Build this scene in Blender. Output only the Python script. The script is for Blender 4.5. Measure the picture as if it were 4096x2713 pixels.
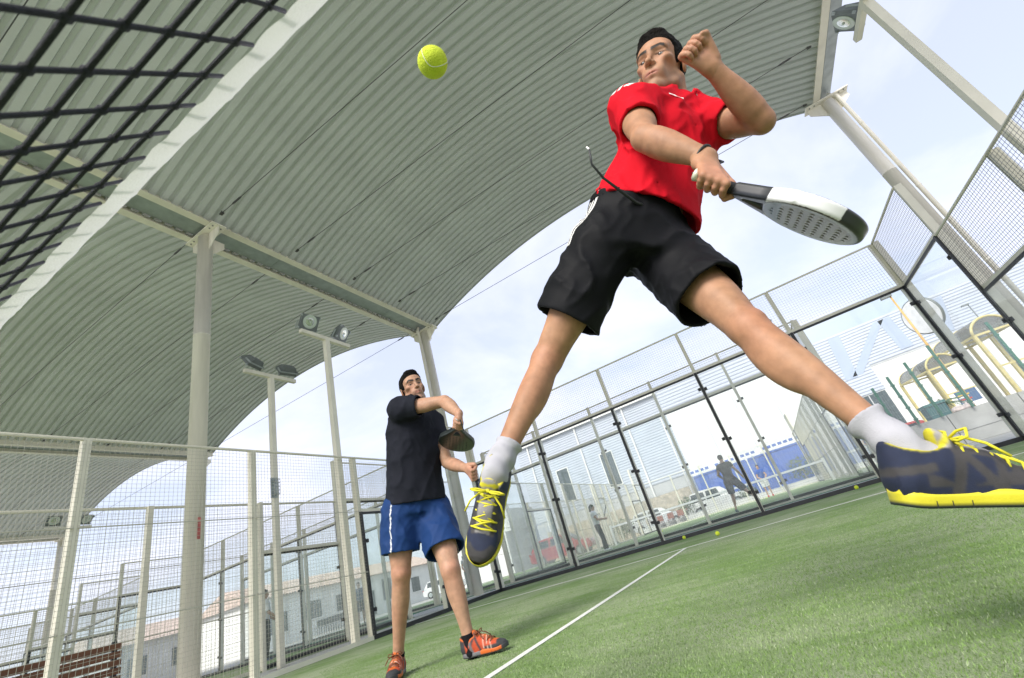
import bpy, math, random
import numpy as np
from mathutils import Matrix, Vector

# ------------------------------------------------------------------ camera, sky, sun, exposure
scene = bpy.context.scene
for o in list(bpy.data.objects):
    bpy.data.objects.remove(o)
col = scene.collection
rng = np.random.default_rng(7)
random.seed(7)

cam_d = bpy.data.cameras.new('camera')
cam_d.sensor_fit = 'HORIZONTAL'
cam_d.sensor_width = 36.0
cam_d.lens = 1813.62 / 4096 * 36.0
cam_d.clip_start = 0.02
cam_d.clip_end = 900.0
cam_d.dof.use_dof = True
cam_d.dof.focus_distance = 3.2
cam_d.dof.aperture_fstop = 9.0
cam = bpy.data.objects.new('camera', cam_d)
col.objects.link(cam)
CR = np.array([[0.83181728, 0.48790291, -0.26463327], [0.43260803, -0.27118265, 0.85983154], [0.34775036, -0.8297052, -0.43664512]])
CAM = np.array([6.44570908, -0.29129398, 0.38966075])
M = Matrix.Identity(4)
for i in range(3):
    for j in range(3):
        M[j][i] = CR[i][j]
    M[i][3] = CAM[i]
cam.matrix_world = M
scene.camera = cam

SUN_EL, SUN_AZ = math.radians(42), math.radians(-96)      # azimuth from +X towards +Y: the sun stands behind the camera
sun_dir = Vector((math.cos(SUN_EL) * math.cos(SUN_AZ), math.cos(SUN_EL) * math.sin(SUN_AZ), math.sin(SUN_EL)))
world = bpy.data.worlds.new('World')
scene.world = world
world.use_nodes = True
wn, wl = world.node_tree.nodes, world.node_tree.links
wn.clear()
w_out = wn.new('ShaderNodeOutputWorld')
w_bg = wn.new('ShaderNodeBackground')
w_bg.inputs['Strength'].default_value = 0.125
sky = wn.new('ShaderNodeTexSky')
sky.sky_type = 'NISHITA'
sky.sun_disc = False
sky.sun_elevation = SUN_EL
sky.sun_rotation = math.atan2(sun_dir.x, sun_dir.y)
sky.altitude = 50
sky.air_density = 1.0
sky.dust_density = 2.5
sky.ozone_density = 1.0
# thin high cloud veil and cumulus banks over the clear sky
tc = wn.new('ShaderNodeTexCoord')
sep = wn.new('ShaderNodeSeparateXYZ')
wl.new(tc.outputs['Generated'], sep.inputs[0])
addz = wn.new('ShaderNodeMath'); addz.operation = 'ADD'; addz.inputs[1].default_value = 0.22
wl.new(sep.outputs['Z'], addz.inputs[0])
mx = wn.new('ShaderNodeMath'); mx.operation = 'MAXIMUM'; mx.inputs[1].default_value = 0.1
wl.new(addz.outputs[0], mx.inputs[0])
dx = wn.new('ShaderNodeMath'); dx.operation = 'DIVIDE'
dy = wn.new('ShaderNodeMath'); dy.operation = 'DIVIDE'
wl.new(sep.outputs['X'], dx.inputs[0]); wl.new(mx.outputs[0], dx.inputs[1])
wl.new(sep.outputs['Y'], dy.inputs[0]); wl.new(mx.outputs[0], dy.inputs[1])
cmb = wn.new('ShaderNodeCombineXYZ')
wl.new(dx.outputs[0], cmb.inputs[0]); wl.new(dy.outputs[0], cmb.inputs[1])
n1 = wn.new('ShaderNodeTexNoise'); n1.inputs['Scale'].default_value = 1.35; n1.inputs['Detail'].default_value = 9; n1.inputs['Roughness'].default_value = 0.56; n1.inputs['Distortion'].default_value = 0.35
wl.new(cmb.outputs[0], n1.inputs['Vector'])
r1 = wn.new('ShaderNodeValToRGB')
r1.color_ramp.elements[0].position = 0.40; r1.color_ramp.elements[0].color = (0.58, 0.58, 0.58, 1)
r1.color_ramp.elements[1].position = 0.66; r1.color_ramp.elements[1].color = (1, 1, 1, 1)
wl.new(n1.outputs['Fac'], r1.inputs[0])
wmix = wn.new('ShaderNodeMixRGB')
hz = wn.new('ShaderNodeMapRange'); hz.inputs['From Min'].default_value = 0.0; hz.inputs['From Max'].default_value = 0.42; hz.inputs['To Min'].default_value = 0.82; hz.inputs['To Max'].default_value = 0.0
wl.new(sep.outputs['Z'], hz.inputs['Value'])
mxh = wn.new('ShaderNodeMath'); mxh.operation = 'MAXIMUM'
wl.new(r1.outputs[0], mxh.inputs[0]); wl.new(hz.outputs[0], mxh.inputs[1])
wl.new(mxh.outputs[0], wmix.inputs['Fac'])
wl.new(sky.outputs[0], wmix.inputs['Color1'])
wmix.inputs['Color2'].default_value = (4.75, 4.9, 5.75, 1)
wl.new(wmix.outputs[0], w_bg.inputs['Color'])
wl.new(w_bg.outputs[0], w_out.inputs['Surface'])

sun_d = bpy.data.lights.new('sun', 'SUN')
sun_d.energy = 2.6
sun_d.angle = math.radians(28)
sun_d.color = (1.0, 0.95, 0.87)
sun = bpy.data.objects.new('sun', sun_d)
sun.rotation_euler = sun_dir.to_track_quat('Z', 'Y').to_euler()
sun.location = (0, -20, 40)
col.objects.link(sun)

scene.view_settings.view_transform = 'Standard'
scene.view_settings.look = 'None'
scene.view_settings.gamma = 1.0
scene.view_settings.exposure = 0.92
scene.render.engine = 'CYCLES'
scene.cycles.use_denoising = True
scene.cycles.transparent_max_bounces = 40
scene.cycles.max_bounces = 8
scene.cycles.diffuse_bounces = 5
scene.cycles.glossy_bounces = 3
scene.cycles.transmission_bounces = 4
scene.cycles.caustics_reflective = False
scene.cycles.caustics_refractive = False
scene.cycles.sample_clamp_indirect = 6.0

# ------------------------------------------------------------------ helpers: materials
def nodes(m):
    m.use_nodes = True
    return m.node_tree.nodes, m.node_tree.links

def mat(name, c, rough=0.6, metal=0.0, var=0.12, scale=8.0, bump=0.0, bscale=60.0, coat=0.0, sss=0.0, vcol=False, spec=0.5, stretch=None, bdist=0.01):
    """plain painted / cloth / metal surface: base colour with slow noise variation and fine bump"""
    m = bpy.data.materials.new(name)
    N, L = nodes(m)
    b = N['Principled BSDF']
    b.inputs['Roughness'].default_value = rough
    b.inputs['Metallic'].default_value = metal
    b.inputs['Specular IOR Level'].default_value = spec
    if coat: b.inputs['Coat Weight'].default_value = coat
    if sss:
        b.inputs['Subsurface Weight'].default_value = sss
        b.inputs['Subsurface Radius'].default_value = (0.010, 0.004, 0.002)
        b.inputs['Subsurface Scale'].default_value = 0.6
    t = N.new('ShaderNodeTexCoord')
    mp = N.new('ShaderNodeMapping')
    if stretch: mp.inputs['Scale'].default_value = stretch
    L.new(t.outputs['Object'], mp.inputs['Vector'])
    n = N.new('ShaderNodeTexNoise'); n.inputs['Scale'].default_value = scale; n.inputs['Detail'].default_value = 5
    L.new(mp.outputs[0], n.inputs['Vector'])
    r = N.new('ShaderNodeMapRange')
    r.inputs['From Min'].default_value = 0.3; r.inputs['From Max'].default_value = 0.7
    r.inputs['To Min'].default_value = 1 - var; r.inputs['To Max'].default_value = 1 + var
    L.new(n.outputs['Fac'], r.inputs['Value'])
    mul = N.new('ShaderNodeVectorMath'); mul.operation = 'SCALE'
    if vcol:
        a = N.new('ShaderNodeAttribute'); a.attribute_name = 'Col'
        L.new(a.outputs['Color'], mul.inputs[0])
    else:
        mul.inputs[0].default_value = c[:3]
    L.new(r.outputs[0], mul.inputs['Scale'])
    L.new(mul.outputs[0], b.inputs['Base Color'])
    if bump:
        n2 = N.new('ShaderNodeTexNoise'); n2.inputs['Scale'].default_value = bscale; n2.inputs['Detail'].default_value = 4
        L.new(mp.outputs[0], n2.inputs['Vector'])
        bp = N.new('ShaderNodeBump'); bp.inputs['Strength'].default_value = bump; bp.inputs['Distance'].default_value = bdist
        L.new(n2.outputs['Fac'], bp.inputs['Height'])
        L.new(bp.outputs[0], b.inputs['Normal'])
    return m

def glass_mat(name, tint, haze, hcol=(0.86, 0.90, 0.88)):
    m = bpy.data.materials.new(name)
    N, L = nodes(m)
    N.clear()
    out = N.new('ShaderNodeOutputMaterial')
    tr = N.new('ShaderNodeBsdfTransparent'); tr.inputs[0].default_value = (*tint, 1)
    df = N.new('ShaderNodeBsdfDiffuse'); df.inputs[0].default_value = (*hcol, 1)
    tl = N.new('ShaderNodeBsdfTranslucent'); tl.inputs[0].default_value = (*hcol, 1)
    ad = N.new('ShaderNodeMixShader'); ad.inputs[0].default_value = 0.6
    L.new(df.outputs[0], ad.inputs[1]); L.new(tl.outputs[0], ad.inputs[2])
    n = N.new('ShaderNodeTexNoise'); n.inputs['Scale'].default_value = 1.3; n.inputs['Detail'].default_value = 6
    t = N.new('ShaderNodeTexCoord'); L.new(t.outputs['Object'], n.inputs['Vector'])
    r = N.new('ShaderNodeMapRange'); r.inputs['From Min'].default_value = .35; r.inputs['From Max'].default_value = .7
    r.inputs['To Min'].default_value = haze * .6; r.inputs['To Max'].default_value = haze * 1.5
    L.new(n.outputs['Fac'], r.inputs['Value'])
    m1 = N.new('ShaderNodeMixShader'); L.new(r.outputs[0], m1.inputs[0])
    L.new(tr.outputs[0], m1.inputs[1]); L.new(ad.outputs[0], m1.inputs[2])
    gl = N.new('ShaderNodeBsdfGlossy'); gl.inputs['Roughness'].default_value = 0.0
    lw = N.new('ShaderNodeLayerWeight'); lw.inputs['Blend'].default_value = .5
    pw = N.new('ShaderNodeMath'); pw.operation = 'POWER'; pw.inputs[1].default_value = 5.0
    L.new(lw.outputs['Facing'], pw.inputs[0])
    fr = N.new('ShaderNodeMath'); fr.operation = 'MULTIPLY_ADD'; fr.inputs[1].default_value = .7; fr.inputs[2].default_value = .03
    L.new(pw.outputs[0], fr.inputs[0])
    m2 = N.new('ShaderNodeMixShader')
    L.new(fr.outputs[0], m2.inputs[0]); L.new(m1.outputs[0], m2.inputs[1]); L.new(gl.outputs[0], m2.inputs[2])
    L.new(m2.outputs[0], out.inputs[0])
    return m

# ------------------------------------------------------------------ helpers: meshes and objects
class MB:
    """collects simple shapes for one mesh object"""
    def __init__(s): s.v = []; s.f = []
    def add(s, vs, fs):
        b = len(s.v); s.v.extend([tuple(map(float, q)) for q in vs]); s.f.extend([tuple(b + i for i in q) for q in fs]); return s
    def box(s, x0, x1, y0, y1, z0, z1):
        return s.add([(x0,y0,z0),(x1,y0,z0),(x1,y1,z0),(x0,y1,z0),(x0,y0,z1),(x1,y0,z1),(x1,y1,z1),(x0,y1,z1)],
                     [(0,3,2,1),(4,5,6,7),(0,1,5,4),(1,2,6,5),(2,3,7,6),(3,0,4,7)])
    def frame(s, a, b, up=(0, 0, 1)):
        a, b = np.array(a, float), np.array(b, float)
        d = b - a; d /= np.linalg.norm(d)
        u = np.array(up, float)
        if abs(d @ u) > .98: u = np.array([0, 1., 0])
        x = np.cross(d, u); x /= np.linalg.norm(x)
        return a, b, d, x, np.cross(x, d)
    def bar(s, a, b, w, h, up=(0, 0, 1)):
        a, b, d, x, y = s.frame(a, b, up)
        c = [(-w/2,-h/2),(w/2,-h/2),(w/2,h/2),(-w/2,h/2)]
        return s.add([p + x*i + y*j for p in (a, b) for i, j in c], [(3,2,1,0),(4,5,6,7),(0,1,5,4),(1,2,6,5),(2,3,7,6),(3,0,4,7)])
    def tube(s, pts, r, n=6, cap=True, up=(0, 0, 1)):
        pts = [np.array(q, float) for q in pts]
        rs = r if hasattr(r, '__len__') else [r] * len(pts)
        rings = []
        x = None
        for i, q in enumerate(pts):
            d = pts[min(i+1, len(pts)-1)] - pts[max(i-1, 0)]; d = d / (np.linalg.norm(d) + 1e-12)
            if x is None:
                u = np.array(up, float)
                if abs(d @ u) > .95: u = np.array([0.1, 1., 0])
                x = np.cross(d, u)
            x = x - d * (x @ d); x /= np.linalg.norm(x) + 1e-12
            y = np.cross(d, x)
            rings.append([q + rs[i]*(math.cos(2*math.pi*k/n)*x + math.sin(2*math.pi*k/n)*y) for k in range(n)])
        vs = [q for R_ in rings for q in R_]
        fs = [(i*n+k, i*n+(k+1) % n, (i+1)*n+(k+1) % n, (i+1)*n+k) for i in range(len(pts)-1) for k in range(n)]
        if cap: fs += [tuple(range(n))[::-1], tuple((len(pts)-1)*n+k for k in range(n))]
        return s.add(vs, fs)
    def lathe(s, c, prof, n=16, axis=(0, 0, 1)):
        c = np.array(c, float); d = np.array(axis, float); d /= np.linalg.norm(d)
        u = np.array([0, 0, 1.]) if abs(d[2]) < .9 else np.array([1., 0, 0])
        x = np.cross(d, u); x /= np.linalg.norm(x); y = np.cross(d, x)
        vs = [c + d*h + r*(math.cos(2*math.pi*k/n)*x + math.sin(2*math.pi*k/n)*y) for r, h in prof for k in range(n)]
        fs = [(i*n+k, i*n+(k+1) % n, (i+1)*n+(k+1) % n, (i+1)*n+k) for i in range(len(prof)-1) for k in range(n)]
        fs += [tuple(range(n))[::-1], tuple((len(prof)-1)*n+k for k in range(n))]
        return s.add(vs, fs)
    def prism(s, poly, a, b):
        """polygon given as 3d points, swept by vector from offset a to offset b"""
        n = len(poly); a, b = np.array(a, float), np.array(b, float)
        vs = [np.array(q, float) + a for q in poly] + [np.array(q, float) + b for q in poly]
        return s.add(vs, [tuple(range(n))[::-1], tuple(range(n, 2*n))] + [(i, (i+1) % n, n+(i+1) % n, n+i) for i in range(n)])
    def mesh(s, name, smooth=False):
        me = bpy.data.meshes.new(name)
        me.from_pydata(s.v, [], s.f)
        if smooth: me.shade_smooth()
        me.update()
        return me
    def build(s, name, m, parent=None, smooth=False):
        return link(name, s.mesh(name, smooth), m, parent)

def link(name, me, m, parent=None, loc=None, rz=0):
    o = bpy.data.objects.new(name, me)
    col.objects.link(o)
    if m is not None and len(me.materials) == 0: me.materials.append(m)
    if parent is not None: o.parent = parent
    if loc is not None: o.location = loc
    if rz: o.rotation_euler.z = rz
    return o

def tag(o, label=None, cat=None, group=None, kind=None):
    for k, v in (('label', label), ('category', cat), ('group', group), ('kind', kind)):
        if v: o[k] = v
    return o

def thing(name, label, cat, loc=(0, 0, 0), rz=0, group=None):
    o = bpy.data.objects.new(name, None)
    o.empty_display_size = 0.2
    col.objects.link(o); o.location = loc; o.rotation_euler.z = rz
    return tag(o, label, cat, group)

def copy_tree(o, parent=None):
    c = o.copy(); col.objects.link(c); c.parent = parent
    for ch in list(o.children): copy_tree(ch, c)
    return c

def recalc(me):
    import bmesh
    bm = bmesh.new(); bm.from_mesh(me); bmesh.ops.recalc_face_normals(bm, faces=bm.faces); bm.to_mesh(me); bm.free()

CREAM = mat('cream_paint', (0.75, 0.72, 0.60), .45, var=.07, scale=3, bump=.05)
CREAM2 = mat('cream_paint_column', (0.80, 0.77, 0.67), .4, var=.13, scale=5, bump=.05, stretch=(1, 1, .12))
BLACK = mat('black_rubber', (0.022, 0.024, 0.028), .5, var=.25)
GALV = mat('galvanised_steel', (0.36, 0.40, 0.40), .42, metal=.35, var=.15, scale=5)
WIRE = mat('cream_wire', (0.50, 0.48, 0.40), .5, var=.06)
DARKW = mat('grey_wire', (0.16, 0.17, 0.18), .5, var=.1)
GLASS = glass_mat('court_glass', (0.97, 0.988, 0.98), .05)
GLASS2 = glass_mat('far_court_glass', (0.97, 0.988, 0.98), .07)
WHITE = mat('white_paint', (0.80, 0.80, 0.78), .5, var=.05)
# ================================================================== the setting: ground, turf, lines, paving
def turf_mat(name, near):
    m = bpy.data.materials.new(name)
    N, L = nodes(m)
    b = N['Principled BSDF']; b.inputs['Roughness'].default_value = .85; b.inputs['Specular IOR Level'].default_value = .2
    t = N.new('ShaderNodeTexCoord')
    def noise(scale, detail=4, stretch=None, rough=.55):
        n = N.new('ShaderNodeTexNoise'); n.inputs['Scale'].default_value = scale; n.inputs['Detail'].default_value = detail; n.inputs['Roughness'].default_value = rough
        if stretch:
            mp = N.new('ShaderNodeMapping'); mp.inputs['Scale'].default_value = stretch; mp.inputs['Rotation'].default_value = (0, 0, .3)
            L.new(t.outputs['Object'], mp.inputs[0]); L.new(mp.outputs[0], n.inputs['Vector'])
        else: L.new(t.outputs['Object'], n.inputs['Vector'])
        return n
    def ramp(src, a, ca, b_, cb):
        r = N.new('ShaderNodeValToRGB'); r.color_ramp.elements[0].position = a; r.color_ramp.elements[0].color = (*ca, 1)
        r.color_ramp.elements[1].position = b_; r.color_ramp.elements[1].color = (*cb, 1)
        L.new(src, r.inputs[0]); return r
    fine = ramp(noise(190 if near else 60, 3, (1, .55, 1)).outputs['Fac'], .33, (.116, .206, .052), .70, (.200, .320, .104))
    sand_big = noise(.9, 5)
    sand_str = noise(2.6, 6, (.6, 2.6, 1), .7)
    ms = N.new('ShaderNodeMath'); ms.operation = 'MULTIPLY_ADD'; ms.inputs[1].default_value = .55
    L.new(sand_big.outputs['Fac'], ms.inputs[0])
    m5 = N.new('ShaderNodeMath'); m5.operation = 'MULTIPLY'; m5.inputs[1].default_value = .45
    L.new(sand_str.outputs['Fac'], m5.inputs[0]); L.new(m5.outputs[0], ms.inputs[2])
    sf = ramp(ms.outputs[0], .41, (.08, .08, .08), .58, (.95, .95, .95))
    gr = ramp(noise(420, 2).outputs['Fac'], .42, (.25, .25, .25), .62, (1, 1, 1))
    mm = N.new('ShaderNodeMath'); mm.operation = 'MULTIPLY'; L.new(sf.outputs[0], mm.inputs[0]); L.new(gr.outputs[0], mm.inputs[1])
    mix = N.new('ShaderNodeMixRGB'); L.new(mm.outputs[0], mix.inputs[0]); L.new(fine.outputs[0], mix.inputs[1]); mix.inputs[2].default_value = (.44, .46, .36, 1)
    L.new(mix.outputs[0], b.inputs['Base Color'])
    bp = N.new('ShaderNodeBump'); bp.inputs['Strength'].default_value = .8; bp.inputs['Distance'].default_value = .012
    L.new(noise(230, 2).outputs['Fac'], bp.inputs['Height']); L.new(bp.outputs[0], b.inputs['Normal'])
    return m
TURF = turf_mat('artificial_turf', True)
TURF2 = turf_mat('artificial_turf_far', False)
LINE = mat('white_line', (.74, .76, .72), .8, var=.12, scale=30, bump=.6, bscale=260)
CONC = mat('concrete', (.42, .42, .41), .85, var=.18, scale=1.2, bump=.3, bscale=40)
ASPH = mat('pale_ground', (.40, .39, .37), .9, var=.15, scale=.6, bump=.2, bscale=80)
PAVE = mat('grey_paver', (.40, .41, .44), .8, var=.12, scale=4, bump=.15, bscale=50)
KERB = mat('beige_kerb', (.55, .53, .46), .8, var=.12, scale=5)
GREENK = mat('green_edge', (.05, .20, .12), .7, var=.2)

def struct(o, kind='structure'): o['kind'] = kind; return o
struct(MB().box(-320, 320, -220, 420, -.6, -.06).build('ground', ASPH))
struct(MB().box(-.15, 10.15, -10.1, 10.1, -.055, 0).build('court_turf', TURF))
ln = struct(MB().box(4.972, 5.022, -6.95, 6.925, 0.002, .004).build('court_line', LINE))
struct(MB().box(0, 10, 6.925, 6.975, 0.002, .0045).build('court_line', LINE))
struct(MB().box(-1.5, 8.7, 13.0, 33.2, -.055, .045).build('far_court_turf', TURF2))
struct(MB().box(-13.0, -2.8, -10, 10.1, -.055, 0).build('neighbour_court_turf', TURF2))
struct(MB().box(-25.9, -15.7, -10, 10.1, -.055, 0).build('outer_court_turf', TURF2))
struct(MB().box(-14.3, -4.3, 13.0, 33.2, -.055, .045).build('far_left_court_turf', TURF2))
struct(MB().box(-1.4, 8.6, 29.99, 30.04, .047, .05).build('court_line', LINE))
struct(MB().box(-1.4, 8.6, 16.1, 16.15, .047, .05).build('court_line', LINE))
struct(MB().box(3.575, 3.625, 16.15, 29.99, .047, .05).build('court_line', LINE))
# paving between the courts: single slabs over a bed
bed = struct(MB().box(-30, 14.4, 10.1, 12.86, -.055, -.035).build('paving_bed', CONC))
slab_me = MB().box(-.146, .146, -.446, .446, -.03, .0).mesh('paver'); slab_me.materials.append(PAVE)
for i in range(54):
    for j in range(3):
        link('paver', slab_me, None, bed, (-4.4 + i*.3, 10.57 + j*.9, -.002 - .004*random.random()))
struct(MB().box(-14.4, 8.75, 12.86, 12.98, -.055, .05).build('kerb', KERB))
struct(MB().box(-14.4, 8.75, 12.80, 12.855, -.055, .012).build('kerb_edge', GREENK))
struct(MB().box(-2.75, -.2, -10, 10.09, -.055, -.02).build('side_path', CONC))
struct(MB().box(10.2, 16, -10, 10.09, -.055, -.02).build('side_path', CONC))

# short turf blades over the near part of the court, where single blades can be told apart
def blades(n, poly, name, dens_c):
    # triangular fan sampling inside a convex polygon
    P = np.array(poly, float); c0 = P[0]
    tris = [(P[0], P[i], P[i+1]) for i in range(1, len(P)-1)]
    ar = np.array([abs(np.cross(b-a, c-a)) / 2 for a, b, c in tris]); w = ar / ar.sum()
    k = rng.choice(len(tris), n, p=w); u, v = rng.random(n), rng.random(n)
    fl = u + v > 1; u[fl], v[fl] = 1-u[fl], 1-v[fl]
    T = np.array([[a, b, c] for a, b, c in tris])[k]
    p = T[:, 0] + u[:, None]*(T[:, 1]-T[:, 0]) + v[:, None]*(T[:, 2]-T[:, 0])
    d = np.hypot(p[:, 0]-CAM[0], p[:, 1]-CAM[1])
    keep = rng.random(n) < np.clip((dens_c/d)**2, 0, 1)
    keep &= ~((np.abs(p[:, 0]-4.997) < .03) & (rng.random(n) < .93))
    p = p[keep]; d = d[keep]; n = len(p)
    a = rng.random(n)*6.283; lean = .25 + .65*rng.random(n); la = rng.normal(1.2, 1.3, n)
    hgt = (.004 + .004*rng.random(n)); w2 = .0007 + .0005*rng.random(n) + .00025*d
    ux, uy = np.cos(a)*w2, np.sin(a)*w2
    z0 = np.zeros(n)
    V = np.stack([np.stack([p[:, 0]-ux, p[:, 1]-uy, z0], 1), np.stack([p[:, 0]+ux, p[:, 1]+uy, z0], 1),
                  np.stack([p[:, 0]+np.cos(la)*lean*hgt, p[:, 1]+np.sin(la)*lean*hgt, hgt], 1)], 1).reshape(-1, 3)
    me = bpy.data.meshes.new(name)
    me.vertices.add(3*n); me.vertices.foreach_set('co', V.astype(np.float32).ravel())
    me.loops.add(3*n); me.loops.foreach_set('vertex_index', np.arange(3*n, dtype=np.int32))
    me.polygons.add(n); me.polygons.foreach_set('loop_start', np.arange(0, 3*n, 3, dtype=np.int32)); me.polygons.foreach_set('loop_total', np.full(n, 3, np.int32))
    me.update()
    ca = me.color_attributes.new('Col', 'FLOAT_COLOR', 'POINT')
    base = np.array([[.122, .206, .052], [.150, .246, .068], [.186, .290, .092], [.31, .38, .22]])
    pick = rng.choice(4, n, p=[.26, .38, .30, .06])
    cc = base[pick] * (.8 + .4*rng.random((n, 1)))
    sn = sum(a_*np.sin(p[:, 0]*fx+ph+1.7*np.sin(p[:, 1]*fy*.6+ph))*np.sin(p[:, 1]*fy+ph*2+1.3*np.sin(p[:, 0]*fx*.5)) for a_, fx, fy, ph in ((.5, 1.9, 3.3, .4), (.3, 4.3, 8.1, 1.9), (.2, 9.7, 19., 3.1)))
    sm = np.clip((sn-.05)/.4, 0, 1)[:, None]*.34*rng.random((n, 1))
    cc = cc*(1-sm)+np.array([.44, .46, .36])*sm
    cc = np.repeat(np.concatenate([cc, np.ones((n, 1))], 1), 3, 0)
    ca.data.foreach_set('color', cc.astype(np.float32).ravel())
    return me
BLADE = mat('turf_blade', (.1, .2, .04), .6, vcol=True, var=.05, spec=.3)
o = link('grass', blades(650000, [(6.9, .55), (5.0, 1.2), (1.6, 3.6), (3.2, 6.2), (9.9, 6.2), (7.8, 1.8)], 'grass', 1.9), BLADE)
o['kind'] = 'stuff'

# ================================================================== roofs
def roof_mat():
    m = mat('corrugated_roof', (.555, .585, .565), .5, metal=.0, var=.06, scale=.8, spec=.35)
    N, L = m.node_tree.nodes, m.node_tree.links
    b = N['Principled BSDF']
    t = N.new('ShaderNodeTexCoord')
    w = N.new('ShaderNodeTexWave'); w.wave_type = 'BANDS'; w.bands_direction = 'X'; w.wave_profile = 'SAW'
    w.inputs['Scale'].default_value = 3.1; w.inputs['Distortion'].default_value = .25; w.inputs['Detail'].default_value = 1
    L.new(t.outputs['Object'], w.inputs['Vector'])
    bp = N.new('ShaderNodeBump'); bp.inputs['Strength'].default_value = .5; bp.inputs['Distance'].default_value = .012
    L.new(w.outputs['Fac'], bp.inputs['Height']); L.new(bp.outputs[0], b.inputs['Normal'])
    oi = N.new('ShaderNodeObjectInfo'); mr = N.new('ShaderNodeMapRange'); mr.inputs['To Min'].default_value = .965; mr.inputs['To Max'].default_value = 1.03
    L.new(oi.outputs['Random'], mr.inputs['Value'])
    src = b.inputs['Base Color'].links[0].from_socket; sc_ = N.new('ShaderNodeVectorMath'); sc_.operation = 'SCALE'
    L.new(src, sc_.inputs[0]); L.new(mr.outputs[0], sc_.inputs['Scale']); L.new(sc_.outputs[0], b.inputs['Base Color'])
    return m
ROOF = roof_mat()
PITCH = .215
def sheet_mesh(span, ribs, rise, seg=40):
    Rr = (span*span/4 + rise*rise) / (2*rise)
    prof = []
    for i in range(ribs):
        y = i*PITCH
        prof += [(y, 0.), (y+.112, 0.), (y+.132, .058), (y+.195, .058)]
    prof.append((ribs*PITCH, 0.))
    vs, fs = [], []
    amax = math.asin(span/2/Rr)
    for k in range(seg+1):
        a = -amax + 2*amax*k/seg
        for y, dz in prof:
            r = Rr + dz
            vs.append((r*math.sin(a), y, r*math.cos(a) - (Rr - rise)))
    n = len(prof)
    for k in range(seg):
        for i in range(n-1):
            fs.append((k*n+i, k*n+i+1, (k+1)*n+i+1, (k+1)*n+i))
    # upper skin 4 mm above so that the sheet has thickness
    b = len(vs); vs += [(x*1.0004, y, z+.004) for x, y, z in vs]
    fs += [tuple(b+q for q in reversed(f)) for f in fs]
    for e in (0, seg): fs += [(e*n+i, e*n+i+1, b+e*n+i+1, b+e*n+i) for i in range(n-1)]
    for k in range(seg):
        fs.append((k*n, (k+1)*n, b+(k+1)*n, b+k*n)); fs.append((k*n+n-1, (k+1)*n+n-1, b+(k+1)*n+n-1, b+k*n+n-1))
    me = bpy.data.meshes.new('roof_sheet'); me.from_pydata(vs, [], fs); me.update(); me.materials.append(ROOF)
    return me
RIBS = 5
sh_me = sheet_mesh(13.54, RIBS, 1.43)
ZS = 9.03
ROD = mat('steel_rod', (.10, .10, .10), .5, metal=.5)
def vault(xc, label):
    t = thing('vault_roof', label, 'roof', (xc, 0, ZS), group='barrel vault roofs')
    y = 12.45 - 1.075
    while y > -5.3:
        s = link('roof_sheet', sh_me, None, t, (0, y, .004*random.random())); y -= 1.075
    for i in range(9):
        y = 12.12 - 1.955*i
        mb = MB()
        mb.tube([(-6.6, y, .13), (6.6, y, .13)], .008, 6)
        rod = mb.build('tie_rod', ROD, t)
        tb = MB()
        for x in (-5.95, 5.95):
            tb.tube([(x-.16, y, .13), (x-.1, y, .13), (x+.1, y, .13), (x+.16, y, .13)], [.012, .024, .024, .012], 6)
        for x in (-6.5, 6.5): tb.box(x-.05, x+.05, y-.03, y+.03, .10, .17)
        tb.build('turnbuckle', ROD, rod)
    return t
vault(5.05, 'nearest pale corrugated barrel roof over the two players')
vault(-9.15, 'second corrugated barrel roof, left of the thick white column')
vault(-23.05, 'farthest corrugated barrel roof seen through the left wire mesh')

BOLT = mat('bolt', (.3, .3, .29), .4, metal=.6)
def ibeam(mb, x, z0, h, w, ya, yb):
    mb.box(x-w/2, x+w/2, ya, yb, z0, z0+.018)
    mb.box(x-.008, x+.008, ya, yb, z0+.018, z0+h-.018)
    mb.box(x-w/2, x+w/2, ya, yb, z0+h-.018, z0+h)
def valley(x, label):
    t = thing('valley_beam', label, 'beam', (x, 0, 8.95))
    for s in (-1, 1):
        mb = MB(); ibeam(mb, s*.36, 0, .26, .17, -5.4, 12.42); mb.build('girder', CREAM, t)
    g = MB()
    g.box(-.24, .24, -5.4, 12.40, .10, .115); g.box(-.24, -.225, -5.4, 12.40, .115, .24); g.box(.225, .24, -5.4, 12.40, .115, .24)
    gt = g.build('gutter', GALV, t)
    for y in (-3, 0, 6.1, 10.2):
        MB().box(-.245, .245, y, y+.06, .09, .0985).build('gutter_joint', GALV, gt)
    return t
valley(-2.1, 'cream double girder with a gutter between the first two roofs')
valley(-16.1, 'cream double girder between the second and the farthest roof')
valley(-30.0, 'cream double girder at the far left edge of the roofs')
t = thing('edge_beam', 'cream girder and grey gutter along the right edge of the nearest roof', 'beam', (11.95, 0, 8.95))
mb = MB(); ibeam(mb, -.22, 0, .26, .17, -5.4, 12.42); mb.build('girder', CREAM, t)
MB().box(-.115, -.09, -5.4, 12.4, .02, .26).box(-.09, .22, -5.4, 12.4, .16, .175).box(.21, .22, -5.4, 12.4, .175, .36).build('gutter', GALV, t)

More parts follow.
